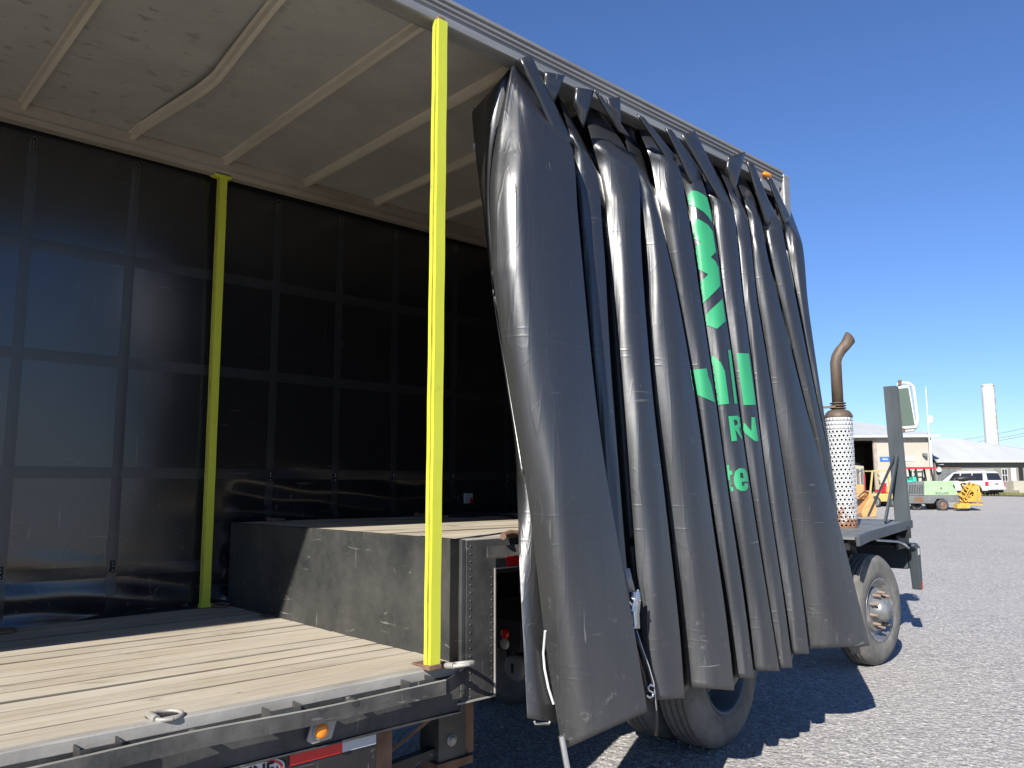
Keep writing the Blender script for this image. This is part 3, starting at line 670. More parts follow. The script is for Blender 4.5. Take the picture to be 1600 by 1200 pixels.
for n_, s_ in enumerate(S):
    W = s_['w']
    LL = [poly_at(s_['L'], t) for t in ts]; RR = [poly_at(s_['R'], t) for t in ts]
    for PP in (LL, RR):      # cloth under its own weight hangs in long even lines
        i0 = int(NT * .30); a_ = np.array([p[0] for p in PP]); q_ = a_.copy()
        for _ in range(160): q_[i0:-1] = (q_[i0 - 1:-2] + 2 * q_[i0:-1] + q_[i0 + 1:]) / 4
        for i_ in range(NT): PP[i_] = (float(q_[i_]), PP[i_][1])
    us = [-9, 0, .04, .09, .15, .21, .27, .33, .39, .46, .54, .63, .73, .84, .93, 1.0]
    u0 = .38 if n_ else .31
    def fdep(u, n_=n_, u0=u0):
        if u < u0: return (.10 if n_ else .16) * ((u0 - u) / u0) ** (2.0 if n_ else 1.7)
        return (.55 if n_ else .62) * ((u - u0) / (1 - u0)) ** (1.8 if n_ else 1.5)
    edge0 = len(cols) + 1
    ycl, ycr = CREASE[n_]
    C_ = [[] for _ in us]; E_ = [[], [], []]
    for i, t in enumerate(ts):
        lx, ly = LL[i]; rx, ry = RR[i]
        o_ = W * amp(t)
        if n_ == 0: o_ += .04 * t
        o_ += .006 * math.sin(t * 5 + n_ * 2.1)
        px = lx + (rx - lx) * u0; py = ly + (ry - ly) * u0
        P0 = onbase(px, py, o_); dr = (P0 - CAM).dot(FW); wm = (rx - lx) * dr / FPX
        pinch = .35 + .65 * min(1, t / .12)
        for k, u in enumerate(us):
            if u == -9: q = CAM + ray(lx - .7, ly) * (dr + wm * fdep(0) * pinch + .12 + .32 * pinch + .3 * max(0, min(1, (ycl - ly) / 60))); C_[k].append(q); continue
            px = lx + (rx - lx) * u; py = ly + (ry - ly) * u
            dd = wm * fdep(u) * pinch
            # folds, dents and pulls in the cloth
            top = math.exp(-t * 7)
            dd += .012 * top * math.sin(13 * t + 5 * u + n_ * 1.7) * 4 * u * (1 - u) + .0035 * math.sin(t * 23 + u * 6 + n_) * (1 - u) * u * 4
            dd += .010 * math.exp(-((t - .13 - .02 * (n_ % 3)) / .02) ** 2) * math.sin(math.pi * u) * (1 if n_ % 2 else -1)
            if n_ == 0: dd += (.014 * math.cos(u * 46) * max(0, 1 - t * 2.3) * (u < .45)) + .006 * math.sin(t * 11 + u * 9) * math.sin(math.pi * u) + .020 * math.exp(-((t - .83) / .035) ** 2) * max(0, u - .5) * math.sin(u * 30 + t * 60) * .35
            yc = ycl + (ycr - ycl) * u ** 1.6; q_ = max(0, min(1, (yc - py) / (70 if n_ else 80)))
            dd += .34 * (1 - (1 - q_) ** 2) - .012 * math.exp(-((yc + 6 - py) / 9) ** 2)
            C_[k].append(CAM + ray(px, py) * (dr + dd))
        if n_ < len(S) - 1:
            for k, (dpx, e) in enumerate(((-.5, .06), (-2.2, .22), (-4, .44))):
                E_[k].append(CAM + ray(rx + dpx, ry) * (dr + wm * fdep(1) * pinch + e * (.4 + .6 * pinch) + .34 * max(0, min(1, (ycr - ry) / 60))))
    cols += C_
    SHARP += [edge0, edge0 + len(us) - 2]
    if n_ < len(S) - 1: cols += E_
K = thing('side_curtain', (0.1, 1.5, 0), 'black vinyl curtain with green lettering bunched in folds at the front of the open side', 'curtain')
mb = MB(); mb.grid([[cols[j][i] for j in range(len(cols))] for i in range(NT)])
sheet = mb.build('curtain_sheet', 'curtain', K, solid=.003)
nc = len(cols); sh_ = set(SHARP)
for e in sheet.data.edges:
    a, b = e.vertices
    if a % nc == b % nc and a % nc in sh_: e.use_edge_sharp = True
bvh = BVHTree.FromPolygons([v for v in mb.v], mb.f)
# small flaps of the hem standing up between the rollers
FL = [
 [(811, 92), (829, 86), (895, 222), (874, 230)],
 [(851, 112), (882, 118), (866, 160), (848, 150)],
 [(899, 136), (928, 141), (911, 200), (896, 166)],
 [(927, 139), (938, 148), (984, 214), (966, 206)],
 [(947, 153), (968, 152), (970, 195), (955, 185)],
 [(995, 178), (1006, 184), (1058, 248), (1046, 258)],
 [(1039, 200), (1049, 203), (1098, 270), (1080, 290)],
 [(1064, 212), (1085, 204), (1147, 330), (1128, 322)],
 [(1137, 246), (1164, 237), (1148, 300), (1133, 268)],
 [(1166, 252), (1178, 258), (1214, 346), (1196, 352)],
 [(1198, 276), (1206, 280), (1236, 342), (1224, 350)],
]
hm = MB()
for k, (a, b, c, d) in enumerate(FL):
    rows = []; n = 12
    for i in range(n + 1):
        t = i / n; row = []
        for j in range(7):
            u = j / 6; px = (a[0] * (1 - u) + b[0] * u) * (1 - t) + (d[0] * (1 - u) + c[0] * u) * t; py = (a[1] * (1 - u) + b[1] * u) * (1 - t) + (d[1] * (1 - u) + c[1] * u) * t
            row.append(onbase(px, py, .075 + .010 * math.sin(math.pi * u) - .045 * t * t + .003 * math.sin(9 * t + k) + (.006 if j in (1, 5) else 0)))
        rows.append(row)
    hm.grid(rows)
hm.build('top_hem_fold', 'curtain', K, solid=.006)
# printed lettering, laid on the cloth
def decal(polys, ox, oy, sc, name):
    if len(polys) > 1:
        for q in polys: decal([q], ox, oy, sc, name)
        return
    mb = MB()
    for poly in polys:
        loops = poly if isinstance(poly[0][0], (tuple, list)) else [poly]
        pts = [Vector((ox + x / sc, oy + y / sc, 0)) for lp in loops for x, y in lp]
        tri = tessellate_polygon([[Vector((ox + x / sc, oy + y / sc, 0)) for x, y in lp] for lp in loops])
        bm = bmesh.new(); vs = [bm.verts.new(p) for p in pts]
        for t in tri:
            try: bm.faces.new([vs[i] for i in t])
            except ValueError: pass
        xs = [p.x for p in pts]; yy = [p.y for p in pts]
        for nrm, lo, hi, st in (((1, 0, 0), min(xs), max(xs), 1.5), ((0, 1, 0), min(yy), max(yy), 6)):
            q = lo + st
            while q < hi:
                bmesh.ops.bisect_plane(bm, geom=bm.verts[:] + bm.edges[:] + bm.faces[:], plane_co=(q if nrm[0] else 0, q if nrm[1] else 0, 0), plane_no=nrm, dist=1e-5); q += st
        keep = {}
        for v in bm.verts:
            d = ray(v.co.x, v.co.y).normalized(); loc, nn, fi, ds = bvh.ray_cast(CAM, d)
            if loc is None: keep[v] = None
            else:
                if nn.dot(d) > 0: nn = -nn
                keep[v] = (loc + nn * .0035 - d * .002, fi)
        dl = sorted((k_[0] - CAM).length for k_ in keep.values() if k_); lim = dl[len(dl) // 2] + .12
        for v in bm.verts:
            if keep[v] and (keep[v][0] - CAM).length > lim: keep[v] = None
        bm.verts.ensure_lookup_table(); V = []; idx = {}
        for v in bm.verts:
            if keep[v]: idx[v] = len(V); V.append(keep[v][0])
        F = []
        for f in bm.faces:
            if all(v in idx for v in f.verts):
                pp = [V[idx[v]] for v in f.verts]
                if max((p - pp[0]).length for p in pp) < .075: F.append([idx[v] for v in f.verts])
        mb.add(V, F, True); bm.free()
    return mb.build(name, 'green', K)
decal([[(160, 165), (165, 130), (210, 88), (245, 95), (295, 122), (325, 150), (345, 190), (358, 340), (325, 290), (290, 255), (230, 215), (165, 195)],
       [(180, 295), (210, 300), (270, 320), (330, 360), (365, 410), (390, 570), (350, 610), (385, 640), (410, 690), (425, 835), (285, 980), (270, 940), (252, 825), (332, 745), (243, 698), (225, 620), (215, 555), (272, 490), (203, 455)],
       [(292, 1080), (440, 935), (465, 1110), (400, 1170), (303, 1135)]], 1040, 280, 5, 'printed_logo')
decal([[(82, 232), (207, 220), (220, 280), (243, 345), (270, 475), (130, 412), (105, 380)]], 1060, 530, 4.8, 'printed_logo')
decal([[(228, 115), (270, 130), (315, 175), (345, 240), (377, 485), (280, 495)], [(368, 82), (388, 80), (438, 485), (418, 485)], [(438, 105), (525, 108), (577, 492), (487, 495)]], 1060, 530, 4.8, 'printed_logo')
decal([[(372, 578), (405, 577), (438, 762), (397, 766)], [(405, 577), (440, 574), (460, 592), (470, 645), (450, 672), (421, 675), (419, 650), (440, 640), (440, 620), (430, 605), (410, 605)], [(421, 675), (450, 668), (478, 755), (462, 740)],
       [(474, 625), (495, 628), (545, 690), (545, 585), (570, 588), (596, 765), (570, 765), (483, 690)]], 1060, 530, 4.8, 'printed_letters')
decal([[(364, 945), (378, 942), (382, 985), (402, 988), (404, 1018), (386, 1018), (394, 1108), (412, 1110), (412, 1140), (396, 1142), (382, 1135)],
       [[(415, 1040), (425, 990), (455, 967), (490, 970), (510, 1000), (518, 1060), (517, 1068), (470, 1070), (474, 1100), (490, 1100), (487, 1085), (515, 1080), (522, 1105), (505, 1135), (470, 1140), (435, 1120), (420, 1085)],
        [(458, 1002), (478, 1002), (485, 1042), (462, 1042)]]], 1060, 530, 4.8, 'printed_letters')
def onc(px, py, off=.01):
    d = ray(px, py).normalized(); loc = bvh.ray_cast(CAM, d)[0]
    if loc is None: return onbase(px, py, .1)
    return loc - d * off
# edge batten, buckle, strap, hook, tension pole
mb = MB(); p = [onc(852, 986, .012), onc(849, 1020, .012), onc(851, 1045, .012), onc(857, 1075, .012), onc(865, 1100, .012)]
mb.tube(p, .006, 8); mb.build('pull_cord', 'white', K)
mb = MB(); mb.tube([onbase(877, 1150, .08), onbase(889, 1215, .09), onbase(893, 1240, .09)], .013, 12); mb.build('tension_pole', 'chrome', K)
mb = MB(); mb.tube([onbase(835, 1127, .0), onbase(836, 1131, .0), onbase(858, 1131, .0), onbase(859, 1127, .0)], .005, 6); mb.build('hem_bar_end', 'steel', K)
def strip(pts, wpx, off, name, mat, par=K, th=.004):
    mb = MB(); rows = []
    for (x, y) in pts: rows.append([onbase(x - wpx / 2, y, off), onbase(x + wpx / 2, y, off)])
    mb.grid(rows); return mb.build(name, mat, par, solid=th)
bk = strip([(993, 925), (994, 940), (992, 960), (993, 982)], 11, .10, 'ratchet_buckle', 'chrome', th=.012)
mb = MB()
mb.tube([onbase(983, 940, .13), onbase(990, 952, .14), onbase(992, 980, .14)], .007, 8); mb.tube([onbase(997, 922, .14), onbase(992, 942, .15), onbase(986, 955, .15)], .006, 8)
mb.tube([onbase(986, 934, .14), onbase(1000, 938, .14)], .006, 8); mb.build('buckle_lever', 'chrome', bk)
strip([(979, 888), (983, 905), (988, 925)], 9, .09, 'strap_tab', 'edge')
st1 = strip([(992, 980), (999, 1005), (1010, 1035), (1019, 1062), (1023, 1085), (1025, 1110), (1025, 1150)], 5, .09, 'pull_strap', 'strap')
strip([(995, 985), (1003, 1010), (1014, 1040), (1022, 1068), (1026, 1110)], 1.2, .10, 'strap_stitching', 'tapew', st1, .001)
strip([(990, 985), (994, 1010), (1003, 1045), (1012, 1080)], 1.3, .10, 'red_strap_edge', 'rust', K, .003)
mb = MB()
mb.tube([onbase(*q, .11) for q in ((1021, 1072), (1016, 1070), (1012, 1074), (1014, 1079), (1020, 1082), (1020, 1088), (1014, 1090), (1010, 1086))], .005, 8); mb.build('s_hook', 'chrome', K)
c = onbase(738, 176, -.57); mb = MB(); mb.tube([c + Vector((0, 0, z)) for z in (-.03, .03)], .012, 8); mb.tube([onbase(741, 230, -.52) + Vector((0, 0, z)) for z in (-.02, .02)], .01, 8); mb.build('curtain_roller', 'steel', K)

# ------------------------------------------------------------------ terminal tractor (own frame: x outwards, y forward, turned 6 degrees)
YAW = R(6.05); TO = Vector((-.1, 2.28, 0))
TR = thing('terminal_tractor', TO, 'black yard tractor with white perforated exhaust guard and rusty stack, coupled under the trailer', 'tractor', rotz=YAW, local=True)
TI = (Matrix.Translation(TO) @ Matrix.Rotation(YAW, 4, 'Z')).inverted()
NX = Vector((math.cos(YAW), math.sin(YAW), 0))
def onl(px, py, lx):
    """photo pixel -> tractor frame point on the plane x = lx"""
    return TI @ onp(px, py, TO + NX * lx, NX)
def wheel(y, x, out=1, hubbed=True, par=TR, dual=False, name='wheel', rimmat='bluerim'):
    """x = outer side wall plane; out = +1 for the near side"""
    rr = .505
    prof = [(0, .29), (.012, .31), (.016, .36), (.012, .42), (-.004, .465), (-.028, .492)]
    for g_ in (-.055, -.10, -.145, -.19): prof += [(g_ + .012, rr - .003), (g_ + .006, rr - .003), (g_ + .005, rr - .016), (g_ - .005, rr - .016), (g_ - .006, rr - .003)]
    prof += [(-.215, .497), (-.24, .465), (-.256, .42), (-.256, .36), (-.245, .31), (-.235, .29)]
    t = MB(); t.lathe([(x + out * a, r) for a, r in prof], 'x', 72, (0, y, rr))
    rim = MB()
    if hubbed:   # steer wheel: disc near the outside, hub and studs proud
        rp = [(-.235, .29), (-.22, .28), (-.06, .262), (-.01, .275), (.004, .292), (.008, .288), (-.004, .268), (-.05, .245), (-.062, .18), (-.04, .165), (-.038, .12)]
    else:
        rp = [(-.235, .29), (-.1, .27), (-.02, .275), (.004, .292), (.008, .288), (-.006, .27), (-.14, .245), (-.19, .215), (-.20, .17), (-.17, .16), (-.17, .10)]
    rim.lathe([(x + out * a, r) for a, r in rp], 'x', 48, (0, y, rr))
    ro = rim.build(name, rimmat, par)
    t.build('tyre', 'tyre', ro)
    h = MB()
    if hubbed:
        h.lathe([(x + out * a, r) for a, r in ((-.06, .205), (-.025, .20), (-.018, .18), (-.02, .13), (.03, .105), (.06, .10), (.068, .08), (.085, .075), (.09, .0))], 'x', 40, (0, y, rr))
    else:
        h.lathe([(x + out * a, r) for a, r in ((-.19, .15), (-.12, .13), (-.06, .12), (-.05, .09), (-.05, .0))], 'x', 40, (0, y, rr))
    h.build('hub', 'hub' if hubbed else 'lug', ro)
    for k in range(10 if out > 0 else 0):
        ln = MB(); a = k * math.pi / 5 + .2; dx = -.018 if hubbed else -.185
        ln.lathe([(x + out * (dx + q), r) for q, r in ((0, .02), (.03, .019), (.04, .013), (.07, .011), (.071, 0))], 'x', 8, (0, y + .158 * math.cos(a), rr + .158 * math.sin(a)))
        ln.build('lug_nut', 'lug', ro)
    return ro
wheel(0, .0, 1, False); wheel(0, -.33, 1, False)
wheel(0, -1.88, -1, False, rimmat='blackd'); wheel(0, -2.21, -1, False, rimmat='blackd')
FY = 3.03
FY = 3.13
for wx, wo_ in ((.0, 1), (-2.1, -1)):          # steered a little to the right
    fw_ = wheel(FY, wx, wo_, True, rimmat='hub'); cc = Vector((wx - wo_ * .13, FY, 0)); Rm = Matrix.Rotation(R(-7), 4, 'Z')
    fw_.rotation_euler = (0, 0, R(-7)); fw_.location = cc - Rm @ cc
mb = MB()
for x in (-.62, -1.5): mb.box(x - .045, x + .045, -1.1, 4.15, .62, .86)
for y in (-1.08, -.3, .9, 2.2, 4.1): mb.box(-1.5, -.62, y - .04, y + .04, .66, .82)
mb.box(-1.9, -.3, -.06, .06, .44, .57); mb.box(-1.9, -.25, FY - .05, FY + .05, .42, .52)
mb.build('chassis_frame', 'blackd', TR, bevel=.006)
mb = MB(); mb.lathe([(-.03, .0), (-.03, .46), (.03, .46), (.03, 0)], 'z', 40, (-1.06, .1, 1.10)); mb.box(-1.5, -.62, -.3, .5, .865, 1.065); mb.build('fifth_wheel', 'blackd', TR)
# lamps and brake chamber seen below the deck
q = onl(787, 990, -.8); q2 = onl(813, 1000, -.8)
mb = MB(); mb.box(q.x - .30, q.x + .12, q.y + .012, q.y + .03, q.z - .09, q.z + .08); tb = mb.build('tail_lamp_panel', 'blackd', TR)
mb = MB(); mb.lathe([(0, .032), (-.01, .03), (-.014, .02), (-.015, 0)], 'y', 24, (q.x, q.y + .012, q.z)); mb.build('tail_lamp', 'red', tb)
mb = MB(); mb.lathe([(0, .034), (-.01, .032), (-.014, .02), (-.015, 0)], 'y', 24, (q2.x, q.y + .012, q2.z)); mb.build('tail_lamp', 'edge', tb, label='unlit white tail lamp')
q = onl(806, 1043, -.95)
mb = MB(); mb.lathe([(.16, .075), (.03, .078), (.02, .085), (0, .085), (-.02, .078), (-.03, .06), (-.03, .0)], 'y', 30, (q.x, q.y, q.z)); bc_ = mb.build('brake_chamber', 'grey', TR)
mb = MB(); mb.box(q.x - .012, q.x + .008, q.y - .034, q.y - .0305, q.z - .03, q.z + .03); mb.build('chamber_slot', 'dark', bc_)
# front platform on the near side
NY = Vector((-math.sin(YAW), math.cos(YAW), 0))
def only(px, py, ly): return TI @ onp(px, py, TO + NY * ly, NY)
def pz(ly): return 1.215 + (ly - 2.3) * .0245
mb = MB(); out_ = [(.13, 2.25), (.055, 2.77), (-.06, 4.55)]; inn = [(-.80, 2.25), (-.80, 2.77), (-.80, 4.55)]
for k in range(2):
    for n_ in range(6):           # boards of the platform
        a0, a1 = n_ / 6 + .004, (n_ + 1) / 6 - .004; (x0, y0), (x1, y1) = out_[k], out_[k + 1]; w0 = -.80
        P4 = [(x0 - .03 + (w0 - x0) * a, y, pz(y)) for (x0, y, a) in ((x0, y0, a0), (x1, y1, a0), (x1, y1, a1), (x0, y0, a1))]
        mb.add(P4 + [(x, y, z - .02) for x, y, z in P4], [(0, 1, 2, 3), (7, 6, 5, 4), (0, 4, 5, 1), (1, 5, 6, 2), (2, 6, 7, 3), (3, 7, 4, 0)])
plat = mb.build('side_platform', 'grey', TR)
mb = MB()
for k in range(2):
    (x0, y0), (x1, y1) = out_[k], out_[k + 1]
    a = Vector((x0 - .012, y0 + .002, pz(y0) - .032)); b = Vector((x1 - .012, y1, pz(y1) - .032)); mb.bar(a, b, .03, .085)
mb.bar((-.06 + .0, 4.565, pz(4.55) - .032), (-.8, 4.565, pz(4.55) - .032), .028, .08)
mb.build('platform_edge', 'post', plat, bevel=.004)
mb = MB(); mb.box(-.80, .02, 2.3, 2.34, 1.10, 1.19); mb.box(-.8, -.02, 4.3, 4.34, 1.10, 1.22); mb.box(-.66, -.58, 2.2, 4.3, .86, 1.15); mb.build('platform_bracket', 'blackd', plat)
# post and braces
PL = 4.38
pbl, pbr, ptl, ptr = only(1398, 812, PL), only(1420, 812, PL), only(1380, 604, PL), only(1400, 602, PL)
mb = MB(); rows = []
x0b, x1b, x0t, x1t = pbl.x, pbr.x, ptl.x, ptr.x; zb = pz(PL) + .001
prf = [(0, 0), (1, 0), (1, .012), (.10, .012), (.10, .07), (1, .07), (1, .085), (0, .085), (0, 0)]
for z, a, b in ((zb, x0b, x1b), (ptl.z, x0t, x1t)): rows.append([Vector((a + (b - a) * u, PL + v, z)) for u, v in prf])
mb.grid(rows, False); mb.add(rows[1][:8], [(0, 7, 4, 3), (0, 3, 2, 1), (4, 7, 6, 5)]); post = mb.build('corner_post', 'post', TR, bevel=.002)
mb = MB(); mb.bar(only(1399, 712, PL - .03), onl(1357, 806, -.50), .045, .02, (1, 0, 0)); mb.build('diagonal_brace', 'post', TR)
mb = MB(); mb.bar(only(1402, 712, PL - .05), only(1383, 816, 3.95), .045, .02, (1, 0, 0)); mb.build('diagonal_brace', 'post', TR)
# mirror on its tube
ML = 4.52
mTL, mTR, mBR, mBL = [only(*q, ML) for q in ((1400, 603), (1420, 601), (1432, 669), (1408, 671))]
def shr(P, k): c = sum(P, Vector()) / 4; return [c + (p - c) * k for p in P]
mb = MB(); P4 = [mTL, mTR, mBR, mBL]; Bk = [p + Vector((0, .05, 0)) for p in P4]
mb.add(P4 + Bk, [(7, 6, 5, 4), (0, 4, 5, 1), (1, 5, 6, 2), (2, 6, 7, 3), (3, 7, 4, 0), (0, 1, 2, 3)]); mir = mb.build('side_mirror', 'white', TR, bevel=.008)
mb = MB(); I4 = [p + Vector((0, -.004, 0)) for p in shr(P4, .86)]; I5 = [p + Vector((0, .003, 0)) for p in I4]; mb.add(I4 + I5, [(0, 1, 2, 3), (7, 6, 5, 4), (0, 4, 5, 1), (1, 5, 6, 2), (2, 6, 7, 3), (3, 7, 4, 0)]); mb.build('mirror_glass', 'glassy', mir)
mb = MB(); mb.tube([only(*q, ML + .03) for q in ((1402, 601), (1412, 598), (1421, 599), (1427, 604), (1430, 625), (1434, 655), (1433, 665), (1427, 672), (1410, 674))], .016, 10); mb.build('mirror_frame', 'white', mir)
mb = MB(); mb.tube([only(1406, 602, ML), only(1406, 594, ML)], .018, 8); mb.tube([only(1412, 669, ML), only(1410, 675, ML)], .02, 8); mb.build('mirror_clamp', 'rust', mir)
# exhaust: perforated shield round the silencer, pipe and curved tip
SX, SY = -.37, 3.36; SR = .128
mb = MB(); NJ = 20; DZ = .042; z0 = 1.20; z1 = 2.34
bm = bmesh.new(); nz = int((z1 - z0) / DZ)
# shield wall built cell by cell with a real hole in each cell of the perforated zone
def cyl(a, z, r=SR): return Vector((SX + r * math.cos(a), SY + r * math.sin(a), z))
da = 2 * math.pi / NJ
for i in range(nz):
    for j in range(NJ):
        ca = (j + (.5 if i % 2 else 0)) * da; cz = z0 + (i + .5) * DZ
        sq = [(-1, -1), (0, -1), (1, -1), (1, 0), (1, 1), (0, 1), (-1, 1), (-1, 0)]
        outr = [cyl(ca + u * da / 2, cz + v * DZ / 2) for u, v in sq]
        if i < nz - 3 and i > 0:
            inr = [cyl(ca + .0112 / SR * (u / math.hypot(u, v)), cz + .0112 * (v / math.hypot(u, v))) for u, v in sq]
            mb.add(outr + inr, [(k, (k + 1) % 8, 8 + (k + 1) % 8, 8 + k) for k in range(8)], True)
        else: mb.add(outr, [tuple(range(8))], True)
bm.free()
sh = mb.build('exhaust_shield', 'perf', TR, solid=.003)
mb = MB(); mb.lathe([(1.18, .0), (1.18, .10), (2.36, .10), (2.36, .0)], 'z', 32, (SX, SY, 0)); mb.build('silencer', 'dark', sh)
mb = MB(); mb.lathe([(2.335, .135), (2.345, .136), (2.375, .125), (2.40, .105), (2.415, .07), (2.42, .0)], 'z', 36, (SX, SY, 0))
for z in (2.43, 2.455, 2.48): mb.lathe([(z - .008, .066), (z - .004, .078), (z + .004, .078), (z + .008, .066)], 'z', 28, (SX, SY, 0))
mb.build('stack_clamp', 'exh', sh)
tp = onl(1317, 531, SX + .02)
mb = MB(); pr = .052
c0 = Vector((SX, SY, 2.40)); c1_ = Vector((SX, SY, 2.90))
path = [c0, c1_, Vector((SX + .012, SY + .012, 2.96)), Vector((SX + .038, SY + .04, 3.02)), Vector((SX + .075, SY + .08, 3.075)), Vector((SX + .115, SY + .125, 3.125))]
mb.tube(path, pr, 24, False)
# slanted mouth: move the last ring to a steep cut
for k in range(24):
    v = mb.v[-24 + k]; rel = v - path[-1]; v.z += .035 + rel.z * .4; v += Vector((rel.x, rel.y, 0)).normalized() * .004 - Vector((.7, .7, 0)) * max(0, -rel.z) * .0
mb.build('exhaust_pipe', 'exh', TR, solid=.006)
mb = MB(); mb.bar((SX - .13, SY - .09, 2.44), (SX + .0, SY - .07, 2.44), .03, .02); mb.build('stack_bracket', 'rust', TR); mb = MB(); mb.box(SX - .5, SX + .14, SY - .14, SY - .10, 1.1, 1.164); mb.build('silencer_bearer', 'rust', TR)
mb = MB(); mb.box(SX - .2, SX + .2, SY - .17, SY + .17, 1.165, 1.195); mb.build('silencer_foot', 'grey', TR, bevel=.004)
# bumper end, tube and mudguard ahead of the wheel
mb = MB(); a, b, c_ = onl(1424, 852, -.08), onl(1432, 853, -.08), onl(1435, 921, -.08)
mb.prism([(4.58, 1.02), (4.68, 1.03), (4.80, .99), (4.82, .52), (4.76, .52), (4.70, .80), (4.66, .95), (4.58, .99)], -.16, -.06)
mb.box(-2.1, -.17, 4.70, 4.80, .74, .98); bu = mb.build('front_bumper', 'post', TR, bevel=.012)
mb = MB(); mb.box(-.0595, -.057, 4.765, 4.80, .53, .60); mb.build('red_marker', 'red', bu)
mb = MB(); mb.box(-.0595, -.057, 4.70, 4.76, .90, .97); mb.build('white_marker', 'white', bu)
mb = MB(); mb.tube([onl(1368, 841, -.1), onl(1370, 844, -.1), onl(1402, 846, -.1), onl(1410, 849, -.1), onl(1420, 856, -.1)], .012, 8); mb.build('mudguard_tube', 'white', TR)
mb = MB(); mb.box(-.9, -.12, 4.3, 4.55, 1.0, 1.165); mb.box(-.16, -.11, 4.2, 4.6, .98, 1.14); mb.box(-.72, -.66, 2.3, 4.7, .7, 1.1); mb.build('underbody_box', 'blackd', TR, bevel=.02)
mb = MB(); rows = []
for k in range(15):
    a = math.pi * (.10 + .80 * k / 14); rows.append([Vector((x, FY + .60 * math.cos(a), .50 + .60 * math.sin(a))) for x in (-.55, -.30)])
mb.grid(rows); mb.build('front_mudguard', 'blackd', TR, solid=.006)
mb = MB(); q = onl(1318, 850, -.15); mb.tube([(-.2, 2.42, 1.15), (-.2, 2.42, .95), (-.22, 2.44, .7)], .02, 10); mb.tube([(-.2, 2.42, 1.12), (-.2, 2.42, 1.0)], .045, 12); mb.build('air_fitting', 'steel', TR)
# cab on the far side (hidden here by the curtain, but it stands there)
mb = MB(); mb.prism([(2.0, .9), (4.4, .9), (4.4, 1.6), (4.15, 2.75), (2.1, 2.75), (2.0, 2.0)], -2.35, -1.25); cab = mb.build('cab', 'white', TR, bevel=.03)
for (y0, y1) in ((2.3, 3.1), (3.2, 3.95)):
    mb = MB(); mb.box(-1.249, -1.245, y0, y1, 1.75, 2.5); mb.build('cab_window', 'carglass', cab)
mb = MB(); mb.box(-2.2, -1.4, 1.99, 1.999, 1.75, 2.3); mb.build('cab_window', 'carglass', cab)

# ------------------------------------------------------------------ background, placed by distance on the yard
BA = math.atan2(AH.y, AH.x)
def spot(px, d, dz=0):
    """point on the yard seen at column px, d metres along the view"""
    p = CAM + ray(px, 757) * d; return Vector((p.x, p.y, gh(p.x, p.y) + dz))
def bthing(name, px, d, label, cat, group=None, rot=0): return thing(name, spot(px, d), label, cat, group, BA + rot, True)
def M_(px, d): return d / FPX * px          # picture pixels -> metres at distance d
# workshop with the open bay: origin under its right corner (px 1461)
WS = bthing('workshop', 1459, 64, 'cream metal workshop with a white roof and a dark open bay door', 'building', rot=R(-4))
w_ = M_(1, 64) ; H1 = 4.55
mb = MB(); L0 = -18.
mb.box(L0, -6.6, 0, .2, 0, H1); mb.box(-4.5, 0, 0, .2, 0, H1); mb.box(-6.6, -4.5, 0, .2, 4.3, H1); mb.box(-.2, 0, .2, 14, 0, H1)
mb.box(L0, L0 + .2, .2, 14, 0, H1); mb.box(L0, 0, 14, 14.2, 0, H1); mb.build('wall', 'cream', WS)
mb = MB(); mb.add([(L0, .01, H1), (0, .01, H1), (0, 14, H1), (L0, 14, H1)], [(0, 1, 2, 3)])
mb.box(-6.9, -6.6, -.03, -.002, 0, 4.3); mb.box(-4.5, -4.25, -.03, -.002, 0, 4.3); mb.box(-6.9, -4.25, -.03, -.002, 4.301, 4.5); mb.build('door_trim', 'rail_in', WS)
mb = MB(); mb.box(L0 - .3, .35, -.55, -.4, H1 - .02, H1 + .12)
rz = H1 + 2.0
mb.add([(L0 - .3, -.5, H1 + .1), (.55, -.5, H1 + .1), (-4.6, 7, rz), (L0 - .3, 7, rz), (L0 - .3, 14.6, H1 + .1), (.55, 14.6, H1 + .1)], [(0, 1, 2, 3), (3, 2, 5, 4), (1, 5, 2)])
mb.build('roof', 'roof', WS, solid=.08)
mb = MB(); mb.box(-6.6, -4.5, 3.2, 3.3, 0, 2.6); mb.prism([(-6.6, 0), (-4.5, 0), (-4.5, 2.3), (-5.4, 2.4), (-6.6, 1.9)], 2.4, 2.6, axis='y'); mb.build('stacked_pallets', 'cream', WS)
mb = MB(); mb.box(-4.05, -3.30, -.06, -.005, 2.62, 2.98); sg = mb.build('sign', 'blue', WS)
MS = Matrix.Translation((-3.66, -.066, 2.80)) @ Matrix.Rotation(R(90), 4, 'X')
text_mb('Sales', .22, .01, MS, .004).build('sign_lettering', 'white', sg)
mb = MB(); mb.box(-3.28, -1.35, -.06, -.005, 2.66, 3.02); mb.build('sign', 'white', WS)
mb = MB(); mb.tube([(-.30, -.12, 4.5), (-.12, -.18, 4.2), (-.12, -.12, 0)], .07, 8); mb.build('downpipe', 'white', WS)
mb = MB(); mb.box(-.75, -.45, -.3, -.02, 3.05, 3.25); mb.lathe([(0, .02), (.12, .13), (.14, .0)], 'z', 14, (-.6, -.4, 2.95)); mb.build('wall_lamp', 'grey', WS)
